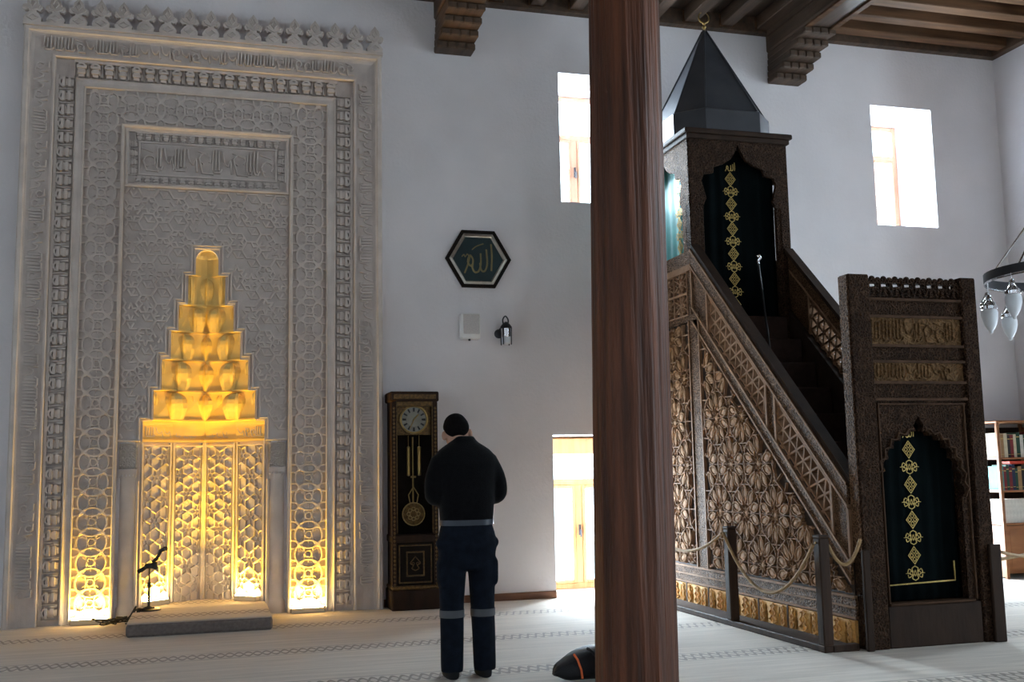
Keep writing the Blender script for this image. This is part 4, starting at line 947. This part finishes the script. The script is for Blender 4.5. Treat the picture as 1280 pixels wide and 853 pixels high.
# ------------------------------------------------------------------ hexagonal plaque
hL, hR, hT, hB = at(556, 323, Y=WY), at(638, 326, Y=WY), at(597, 290, Y=WY), at(598, 361, Y=WY)
hx, hz, hr, hh = (hL.x+hR.x)/2, (hL.z+hR.z)/2, (hR.x-hL.x)/2, (hT.z-hB.z)/2
pq = thing('hexagonal_plaque', (hx, WY-.02, hz), 'hexagonal dark green calligraphy plaque in a black and silver frame', 'plaque'); FQ = FW(WY-.002)
def hexa(k): return [(hx+hr*k, hz), (hx+hr*.5*k, hz+hh*k), (hx-hr*.5*k, hz+hh*k), (hx-hr*k, hz), (hx-hr*.5*k, hz-hh*k), (hx+hr*.5*k, hz-hh*k)]
def hexring(k0, k1, w0, w1, nm, m):
    mb = MB(); a, b = hexa(k0), hexa(k1); mb.loft([[FQ(u, v, 0) for u, v in a], [FQ(u, v, w0) for u, v in a], [FQ(u, v, w1) for u, v in b], [FQ(u, v, .004) for u, v in b]], cap=False); mb.build(nm, m, pq)
hexring(1., .885, .030, .030, 'frame', 'blackw'); hexring(.89, .80, .022, .030, 'silver_moulding', 'silver'); hexring(.80, .765, .026, .014, 'inner_moulding', 'silver')
MB().prism(FQ, hexa(.79), 0, .010).build('panel', 'board_green', pq)
mb = MB(); sx = hr*.98; sz_ = hh*1.05
for i, s_ in enumerate(ALLAH):
    mb = MB(); mb.rib(FQ, [(hx+(u-.52)*sx, hz+(v-.48)*sz_) for u, v in s_], .020 if i < 5 else .012, .004, .010); tag(mb.build('calligraphy_stroke', 'script', pq), 'muted gold calligraphy stroke')
# ------------------------------------------------------------------ wall speaker and lantern
a, b = at(576, 392, Y=WY-.08), at(600, 424, Y=WY-.08)
sp = thing('wall_speaker', ((a.x+b.x)/2, WY, b.z), 'small white box speaker on the wall under the hexagonal plaque', 'speaker')
MB().bev(a.x, b.x, WY-.11, WY, b.z, a.z, .012).build('cabinet', 'plastic', sp); MB().bev(a.x+.02, b.x-.012, WY-.116, WY-.1105, b.z+.05, a.z-.012, .003).build('grille', 'grille', sp)
MB().tube([((a.x+b.x)/2-.01, WY-.07, b.z), ((a.x+b.x)/2-.01, WY-.07, b.z-.02)], .012, 8).build('cable_gland', 'black', sp)
l = at(632, 414, Y=WY-.10); ln = thing('wall_lantern', (l.x, WY, l.z-.15), 'small black and chrome wall lantern beside the white speaker', 'lantern')
MB().lathe([(.05, 0), (.05, .012), (.03, .02)], (l.x-.05, WY, l.z-.02), 14, 'Y').build('wall_plate', 'iron', ln)
MB().tube(smoothcurve([(l.x-.05, WY-.02, l.z-.02), (l.x-.055, WY-.05, l.z+.02), (l.x-.02, WY-.08, l.z+.06), (l.x-.03, WY-.10, l.z+.12), (l.x, WY-.10, l.z+.16), (l.x+.03, WY-.10, l.z+.12), (l.x+.025, WY-.10, l.z+.06)], 4), .008, 8).build('arm', 'iron', ln, smooth=True)
MB().lathe([(.008, .10), (.04, .075), (.062, .045), (.066, .03), (.06, .026)], (l.x+.005, WY-.10, l.z), 16).build('cap', 'iron', ln, smooth=True)
MB().lathe([(.055, .025), (.055, -.06), (.05, -.065)], (l.x+.005, WY-.10, l.z), 16).build('body', 'steel', ln, smooth=True)
MB().lathe([(.048, -.066), (.046, -.13), (.02, -.145)], (l.x+.005, WY-.10, l.z), 16).build('shade', 'frost', ln, smooth=True)
mb = MB()
for k in range(4): a_ = R(45+90*k); mb.tube([(l.x+.005+.066*math.cos(a_), WY-.10+.066*math.sin(a_), l.z+.03), (l.x+.005+.062*math.cos(a_), WY-.10+.062*math.sin(a_), l.z-.15)], .006, 6)
mb.build('cage', 'iron', ln)
# ------------------------------------------------------------------ microphone stand and its cables
mb_ = at(186, 763, Z=.118); mx, my = mb_.x, min(mb_.y, 10.60)
ms = thing('microphone_stand', (mx, my, .118), 'black microphone stand on the platform before the lit niche', 'microphone stand')
MB().lathe([(.11, 0), (.11, .012), (.03, .022), (.014, .04)], (mx, my, .118), 20).build('base', 'black', ms, smooth=True)
MB().tube([(mx, my, .15), (mx, my, .36)], .012, 8).build('lower_pole', 'black', ms); MB().tube([(mx, my, .35), (mx, my, .53)], .008, 8).build('upper_pole', 'black', ms)
MB().bev(mx-.016, mx+.016, my-.016, my+.016, .335, .375, .005).build('clutch', 'black', ms)
g0 = Vector((mx-.07, my, .47)); g1 = Vector((mx+.075, my-.02, .59))
MB().tube([g0, g1], .007, 8).build('boom', 'black', ms); mb = MB(); mb.bev(mx-.045, mx+.04, my-.03, my+.03, .50, .545, .01); mb.bev(mx+.03, mx+.07, my-.03, my+.02, .49, .56, .008); mb.build('swivel', 'black', ms)
mb = MB(); mb.tube([g0+Vector((-.03, 0, .0)), g0+Vector((.05, 0, .055))], [.022, .014], 8); mb.build('counterweight', 'black', ms)
mb = MB(); mb.tube([g1+Vector((-.05, 0, -.03)), g1+Vector((.0, 0, .02)), g1+Vector((.02, 0, .07)), g1+Vector((.055, 0, .085))], [.012, .014, .02, .022], 8); m1 = mb.build('microphone', 'black', ms); MB().ell(g1+Vector((.06, 0, .088)), (.026, .024, .022), 10, 7).build('grille', 'iron', m1)
rg = random.Random(9); mb = MB(); p = []
for i in range(70):
    t = i/69; p.append((mx+.02-.42*t+.10*math.sin(i*.9)*(1 if t > .2 else .4), my-.03+.08*math.cos(i*.75)-.04*t, (.128 if mx+.02-.42*t+.10*math.sin(i*.9)*(1 if t > .2 else .4) > pl+.02 else .01)+.060*abs(math.sin(i*.53))*(1 if t > .35 else .3)))
mb.tube(smoothcurve(p, 3), .006, 6); mb.build('microphone_cable', 'rubber', label='tangled black microphone cable lying by the platform corner', cat='cable', smooth=True)
# ------------------------------------------------------------------ chandelier
CHX, CHY, CHZ, CR = 6.65, 6.82, 2.84, .645
ch = thing('chandelier', (CHX, CHY, CHZ-.45), 'dark iron ring chandelier with hanging frosted glass lamps', 'chandelier')
mb = MB(); n = 48
mb.loft([[(CHX+r*math.cos(2*math.pi*k/n), CHY+r*math.sin(2*math.pi*k/n), CHZ+z) for k in range(n)] for r, z in ((CR, -.035), (CR, .035), (CR-.012, .035), (CR-.012, -.035), (CR, -.035))], cap=False).build('ring', 'iron', ch, smooth=True)
MB().tube([(CHX+(CR-.006)*math.cos(2*math.pi*k/n), CHY+(CR-.006)*math.sin(2*math.pi*k/n), CHZ-.045) for k in range(n+1)], .008, 6).build('rim', 'steel', ch)
for k in range(6):
    a = R(60*k+10); MB().tube([(CHX+(CR-.02)*math.cos(a), CHY+(CR-.02)*math.sin(a), CHZ), (CHX+.05*math.cos(a), CHY+.05*math.sin(a), CHZ+.75)], .008, 6).build('rod', 'steel', ch)
MB().lathe([(.02, .68), (.07, .72), (.07, .78), (.03, .82)], (CHX, CHY, CHZ), 16).build('hub', 'iron', ch, smooth=True); MB().tube([(CHX, CHY, CHZ+.8), (CHX, CHY, 6.26 if abs(CHX-B2) < .2 else 6.66)], .010, 6).build('chain', 'iron', ch)
def lampat(k, a, dz):
    x, y = CHX+(CR-.006)*math.cos(a), CHY+(CR-.006)*math.sin(a); z = CHZ-.05-dz
    lt = MB().lathe([(.006, .02+dz), (.006, -.03), (.018, -.035), (.024, -.06), (.014, -.07), (.05, -.115), (.064, -.125), (.064, -.15), (.058, -.155)], (x, y, z), 14).build('lamp_cap', 'steel', ch, smooth=True)
    MB().lathe([(.055, -.156), (.062, -.18), (.062, -.22), (.048, -.275), (.026, -.315), (.016, -.325), (.014, -.345), (.003, -.35)], (x, y, z), 16).build('lamp_glass', 'frost', lt, smooth=True)
    mb = MB()
    for q in range(4): mb.tube([(x+.02*math.cos(R(90*q)), y+.02*math.sin(R(90*q)), z-.05), (x+.062*math.cos(R(90*q)), y+.062*math.sin(R(90*q)), z-.125)], .005, 5)
    mb.build('lamp_stay', 'steel', lt)
for k in range(12): lampat(k, R(30*k+6), 0 if k % 2 == 0 else .07)
# ------------------------------------------------------------------ bookcase with books
BX0, BX1, BY0, BY1 = 8.80, 9.60, 10.30, 10.83
bc = thing('bookcase', ((BX0+BX1)/2, 10.56, 0), 'reddish wooden bookcase with open end in the room corner', 'bookcase')
ZS = [.63, 1.005, 1.385, 1.75]
for x in (BX0, BX1-.04):
    for y in (BY0, BY1-.04): MB().bev(x, x+.04, y, y+.04, 0, 1.79, .005).build('upright', 'shelf', bc)
MB().box(BX0+.04, BX1-.04, BY1-.02, BY1-.005, .05, 1.75).build('back_panel', 'walnutdk', bc)
MB().box(BX1-.025, BX1-.015, BY0+.04, BY1-.04, .05, 1.75).build('side_panel', 'shelf', bc)
for z in ZS[:-1]: MB().bev(BX0+.0405, BX1-.0405, BY0+.004, BY1-.03, z-.022, z, .004).build('shelf', 'shelf', bc)
for z in ZS[:-1]: MB().bev(BX0+.006, BX0+.034, BY0+.041, BY1-.041, z-.022, z+.01, .004).build('end_rail', 'shelf', bc)
MB().bev(BX0-.015, BX1+.015, BY0-.015, BY1, 1.79, 1.815, .006).build('top_board', 'shelf', bc)
for k in range(2):
    x0 = BX0+.043+k*.36; d_ = MB().bev(x0, x0+.35, BY0+.012, BY0+.035, .06, .60, .006).build('door', 'shelf', bc); MB().bev(x0+.04, x0+.31, BY0+.004, BY0+.0115, .10, .56, .003).build('door_panel', 'shelf', d_); MB().ell((x0+(.32 if k == 0 else .03), BY0-.006, .34), (.014, .016, .010), 8, 6).build('knob', 'brass', d_)
MB().box(BX0+.006, BX0+.02, BY0+.041, BY1-.041, .02, .60).build('end_panel', 'shelf', bc)
BK = {'dark red': (.16, .012, .015), 'dark green': (.012, .055, .035), 'black': (.012, .012, .014), 'cream': (.55, .48, .34), 'tan': (.30, .18, .08), 'navy': (.015, .025, .07), 'white': (.66, .64, .58), 'teal': (.02, .27, .24)}
BM = {k: M('book_cloth_'+k.replace(' ', '_'), v, .55, var=.12, scale=20) for k, v in BK.items()}
def book(x, w, h, d, z, colr, shelf_n, lbl, y0=None):
    y0 = BY0+.05 if y0 is None else y0
    t = thing('book', (x+w/2, y0+d/2, z), lbl, 'book', '%s books on the %s shelf' % (colr, shelf_n))
    mb = MB(); c = .003; mb.box(x, x+c, y0, y0+d, z, z+h); mb.box(x+w-c, x+w, y0, y0+d, z, z+h); mb.box(x+c, x+w-c, y0, y0+c, z, z+h); mb.build('cover', BM[colr], t)
    MB().box(x+c, x+w-c, y0+c, y0+d-.006, z+.004, z+h-.005).build('pages', 'dirt', t)
    if colr not in ('white', 'cream'):
        mb = MB(); mb.box(x+.003, x+w-.003, y0-.0012, y0-.0002, z+h*.80, z+h*.84); mb.box(x+.003, x+w-.003, y0-.0012, y0-.0002, z+h*.12, z+h*.14); mb.build('spine_band', 'gold', t)
rg = random.Random(21)
for zi, nm, seq, hts in ((1.385, 'top', ['cream', 'tan', 'cream', 'black', 'dark red', 'cream', 'dark green', 'white', 'dark green', 'navy', 'dark red', 'black'], (.26, .30)),
                        (1.005, 'middle', ['teal', 'dark red', 'dark green', 'dark red', 'navy', 'dark green', 'tan', 'black', 'dark red', 'navy', 'dark green', 'black'], (.25, .30)),
                        (.63, 'lower', ['white']*14, (.272, .272))):
    x = BX0+.045; i = 0
    while x < BX1-.10:
        w = rg.uniform(.034, .052) if nm != 'lower' else .046; h = rg.uniform(*hts)
        c0, c1, c2 = seq[(i-1) % len(seq)], seq[i % len(seq)], seq[(i+1) % len(seq)]
        lbl = 'white upright book in the matching white set on the lower bookcase shelf' if nm == 'lower' else ('%s upright book at the open end of the %s bookcase shelf' % (c1, nm) if i == 0 else '%s upright book between %s and %s books on the %s bookcase shelf' % (c1, c0, c2, nm))
        book(x, w, h, rg.uniform(.20, .235), zi+.0005, c1, nm, lbl); x += w+.0015; i += 1
t = thing('book', (9.15, 10.5, 1.36), 'red book lying flat across the middle shelf books', 'book')
zt_ = 1.005+.302; MB().bev(9.0, 9.30, 10.36, 10.56, zt_, zt_+.035, .004).build('cover', M('book_cloth_scarlet', (.55, .06, .03), .5, var=.1), t)
# ------------------------------------------------------------------ backpack beside the pillar
bp = thing('backpack', (2.32, 6.64, 0), 'black nylon bag with an orange stripe slumped by the timber pillar', 'bag')
mb = MB(); rings = []
for s_, hgt, dep in ((2.135, .02, .02), (2.16, .075, .07), (2.21, .125, .11), (2.27, .165, .14), (2.33, .19, .15), (2.40, .205, .155), (2.46, .205, .15), (2.50, .17, .12), (2.515, .10, .06)):
    cx_ = s_; ring = []
    for k in range(16):
        a = 2*math.pi*k/16; c_, q_ = math.cos(a), math.sin(a); f = lambda v: math.copysign(abs(v)**.75, v)
        zc = .035+hgt/2 if s_ < 2.2 else hgt/2+.004
        ring.append((cx_+.008*math.sin(k*2.1), 6.64+dep*f(c_)+.010*math.sin(k*1.7+s_*9), max(.003, zc+hgt/2*f(q_))))
    rings.append(ring)
o = mb.loft(rings).build('bag_body', 'nylon', bp, smooth=True); o.modifiers.new('soft', 'SUBSURF').levels = 1; o.modifiers['soft'].render_levels = 1
mb = MB(); yb = 6.64; mb.tube([(2.262, yb-.060, .170), (2.268, yb-.110, .145), (2.276, yb-.150, .09), (2.285, yb-.145, .035)], .0075, 6); tag(mb.build('stripe', 'orange', bp), 'bright orange stripe')
MB().tube(smoothcurve([(2.36, yb-.05, .20), (2.38, yb-.14, .17), (2.42, yb-.165, .08), (2.43, yb-.15, .02)], 3), .012, 6).build('strap', 'nylon', bp, smooth=True)
# ------------------------------------------------------------------ standing person
HX, HY = 1.66, 6.97
pr = thing('person', (HX, HY, 0), 'person in a black sweater and navy work trousers standing in prayer with bowed head', 'person')
def ering(c, rx, ry, n=20, yaw=0., fx=0., fy=0., e=.85):
    out = []
    for k in range(n):
        a = 2*math.pi*k/n; f = lambda v: math.copysign(abs(v)**e, v); x, y = rx*f(math.cos(a)), ry*f(math.sin(a)); out.append((c[0]+x*math.cos(yaw)-y*math.sin(yaw), c[1]+x*math.sin(yaw)+y*math.cos(yaw), c[2]+fx*x+fy*y))
    return out
def soft(o, vox, it=6, fac=.5):
    m = o.modifiers.new('skin', 'REMESH'); m.mode = 'VOXEL'; m.voxel_size = vox; m.use_smooth_shade = True
    if it: s = o.modifiers.new('smooth', 'SMOOTH'); s.iterations = it; s.factor = fac
    return o
P3 = lambda x, y, z: (HX+x, HY+y, z)
HM = Matrix.Translation(Vector(P3(-.035, .10, 1.60))) @ Matrix.Rotation(R(-38), 4, 'X') @ Matrix.Rotation(R(-9), 4, 'Z') @ Matrix.Scale(1.12, 4)
def hp(x, y, z): return tuple(HM @ Vector((x, y, z)))
body = MB()
hr_ = []
for z, rx, yf, yb_ in ((-.125, .022, .085, .045), (-.118, .042, .095, .0), (-.095, .056, .098, -.03), (-.06, .064, .098, -.055), (-.02, .071, .096, -.078), (.02, .075, .095, -.090), (.06, .074, .090, -.092), (.095, .062, .074, -.078), (.118, .038, .046, -.05), (.127, .012, .014, -.018)):
    hr_.append([hp(rx*math.cos(2*math.pi*k/20), (yf+yb_)/2+(yf-yb_)/2*math.sin(2*math.pi*k/20), z) for k in range(20)])
body.loft(hr_)
body.loft([[hp(w*s, .09+d, z) for s, d in ((-1, 0), (-.3, h), (.3, h), (1, 0))] for z, w, h in ((-.045, .018, .028), (-.03, .016, .026), (.0, .011, .014), (.025, .010, .004))])   # nose
body.ell(hp(0, .095, -.068), (.026, .012, .008), 10, 6, HM.to_3x3()); body.ell(hp(0, .094, -.082), (.022, .012, .008), 10, 6, HM.to_3x3())                                      # lips
for e in (-1, 1):
    body.ell(hp(e*.032, .088, .008), (.016, .010, .010), 10, 6, HM.to_3x3()); body.ell(hp(e*.034, .090, .03), (.024, .012, .008), 10, 6, HM.to_3x3())
    body.ell(hp(e*.082, -.012, -.012), (.012, .020, .034), 10, 8, HM.to_3x3() @ Matrix.Rotation(R(-e*22), 3, 'Z'))
body.tube([P3(-.03, .045, 1.45), P3(-.034, .06, 1.53), P3(-.035, .085, 1.58)], [.062, .058, .058], 16)
# torso, arms, legs under the clothes
body.loft([ering(P3(0, y, z), rx, ry) for z, rx, ry, y in ((.86, .15, .10, 0), (1.0, .15, .10, 0), (1.2, .155, .10, .0), (1.38, .17, .10, .02), (1.46, .13, .08, .035), (1.50, .07, .06, .04))])
def arm(mb, e, rs, drop=0.):
    S, E_, W_ = P3(e*.160-.004, .03, 1.425), P3(e*.225, -.005, 1.20), P3(e*.075, .235, 1.135)
    pts = [Vector(S), Vector(S).lerp(Vector(E_), .5)+Vector((e*.018, -.008, 0)), Vector(E_)+Vector((0, 0, .02)), Vector(E_)+Vector((-e*.012, .03, -.02)), Vector(E_).lerp(Vector(W_), .5), Vector(W_)]
    mb.tube(smoothcurve([tuple(p) for p in pts], 3), [rs[0]+(rs[1]-rs[0])*i/15 for i in range(16)], 14)
for e in (-1, 1):
    arm(body, e, (.050, .032))
    body.tube([P3(e*.09, 0, .88), P3(e*.10, .01, .48), P3(e*.106, 0, .07)], [.085, .055, .04], 14)
    body.loft([ering(P3(e*.108, y, z), rx, ry, 14) for z, rx, ry, y in ((.012, .042, .115, .055), (.035, .044, .12, .055), (.06, .04, .09, .035), (.09, .036, .05, .0))])
# folded hands: right over left
for e, zo, yo in ((-1, 1.115, .255), (1, 1.145, .285)):
    wx = HX+e*.07; dirn = -e
    pm_ = Matrix.Rotation(R(-e*18), 3, 'Y')
    body.ell((HX+e*.028, HY+yo, zo), (.052, .017, .040), 12, 8, pm_)
    for k in range(4):
        L_ = (.070, .078, .074, .060)[k]; z0 = zo+.028-.019*k; x0 = HX+e*.028+dirn*.045
        body.tube([(x0-dirn*.02, HY+yo, z0), (x0+dirn*L_*.4, HY+yo+.010, z0-.004), (x0+dirn*L_*.75, HY+yo+.002, z0-.010), (x0+dirn*L_, HY+yo-.016, z0-.014)], [.0095, .0092, .0085, .0072], 8)
    body.tube([(HX+e*.055, HY+yo, zo+.025), (HX+e*.035, HY+yo-.004, zo+.058), (HX+e*.008, HY+yo-.004, zo+.066), (HX-e*.012, HY+yo-.006, zo+.062)], [.013, .011, .010, .008], 8)
bo = soft(body.build('body', 'skin', pr), .0065, 3)
# short dark hair
mb = MB(); rr = []
for z, rx, yf, yb_ in ((-.055, .040, -.035, -.070), (-.035, .062, -.02, -.084), (-.01, .074, .0, -.092), (.02, .079, .02, -.098), (.06, .079, .078, -.099), (.098, .066, .080, -.084), (.122, .042, .050, -.054), (.133, .013, .015, -.02)):
    rr.append([hp(rx*math.cos(2*math.pi*k/20), (yf+yb_)/2+(yf-yb_)/2*math.sin(2*math.pi*k/20), z) for k in range(20)])
soft(mb.loft(rr).build('hair', 'hair', pr), .008, 3)
# sweater
mb = MB(); mb.loft([ering(P3(0, y, z), rx, ry, 24) for z, rx, ry, y in ((.985, .168, .122, .0), (1.01, .180, .128, .0), (1.08, .184, .130, -.005), (1.20, .190, .132, -.008), (1.32, .205, .132, .0), (1.40, .214, .128, .012), (1.455, .205, .116, .026), (1.49, .178, .104, .036), (1.52, .135, .092, .045), (1.545, .095, .080, .052), (1.565, .080, .076, .058), (1.585, .072, .070, .064))])
for e in (-1, 1): arm(mb, e, (.068, .050))
soft(mb.build('sweater', 'sweater', pr), .012, 8)
# trousers
mb = MB(); mb.loft([ering(P3(0, y, z), rx, ry, 24) for z, rx, ry, y in ((1.035, .168, .118, 0), (1.0, .172, .122, 0), (.93, .190, .135, -.01), (.85, .198, .138, -.012), (.78, .190, .12, -.005), (.70, .165, .095, 0))])
for e in (-1, 1):
    mb.tube([P3(e*.092, 0, .88), P3(e*.100, .002, .70), P3(e*.104, .012, .50), P3(e*.105, .008, .40), P3(e*.108, .0, .25), P3(e*.110, -.002, .10), P3(e*.110, -.002, .045)], [.102, .094, .083, .080, .078, .076, .074], 16)
    mb.loft([ering(P3(e*.178, -.01, z), rx, .06, 12) for z, rx in ((.60, .02), (.62, .028), (.75, .030), (.77, .02))])       # cargo pocket
    mb.ell(P3(e*.195, -.02, .875), (.02, .05, .03), 10, 6)
soft(mb.build('trousers', 'trousers', pr), .012, 5)
for e in (-1, 1):
    MB().loft([ering(P3(e*.105, .008, z), .083, .083, 24, e=1.) for z in (.395, .398, .44, .443)], cap=False).build('reflective_band', 'reflect', pr, smooth=True)
    mb = MB(); mb.loft([ering(P3(e*.110, y, z), rx, ry, 16) for z, rx, ry, y in ((.001, .040, .118, .05), (.012, .048, .132, .05), (.04, .050, .130, .045), (.065, .046, .10, .03), (.10, .045, .06, .0))]); soft(mb.build('sock', 'sock', pr), .010, 3)
bl = MB().loft([ering(P3(0, 0, z), .182, .130, 32) for z in (.992, .994, 1.026, 1.028)], cap=False).build('belt', 'beltm', pr, smooth=True)
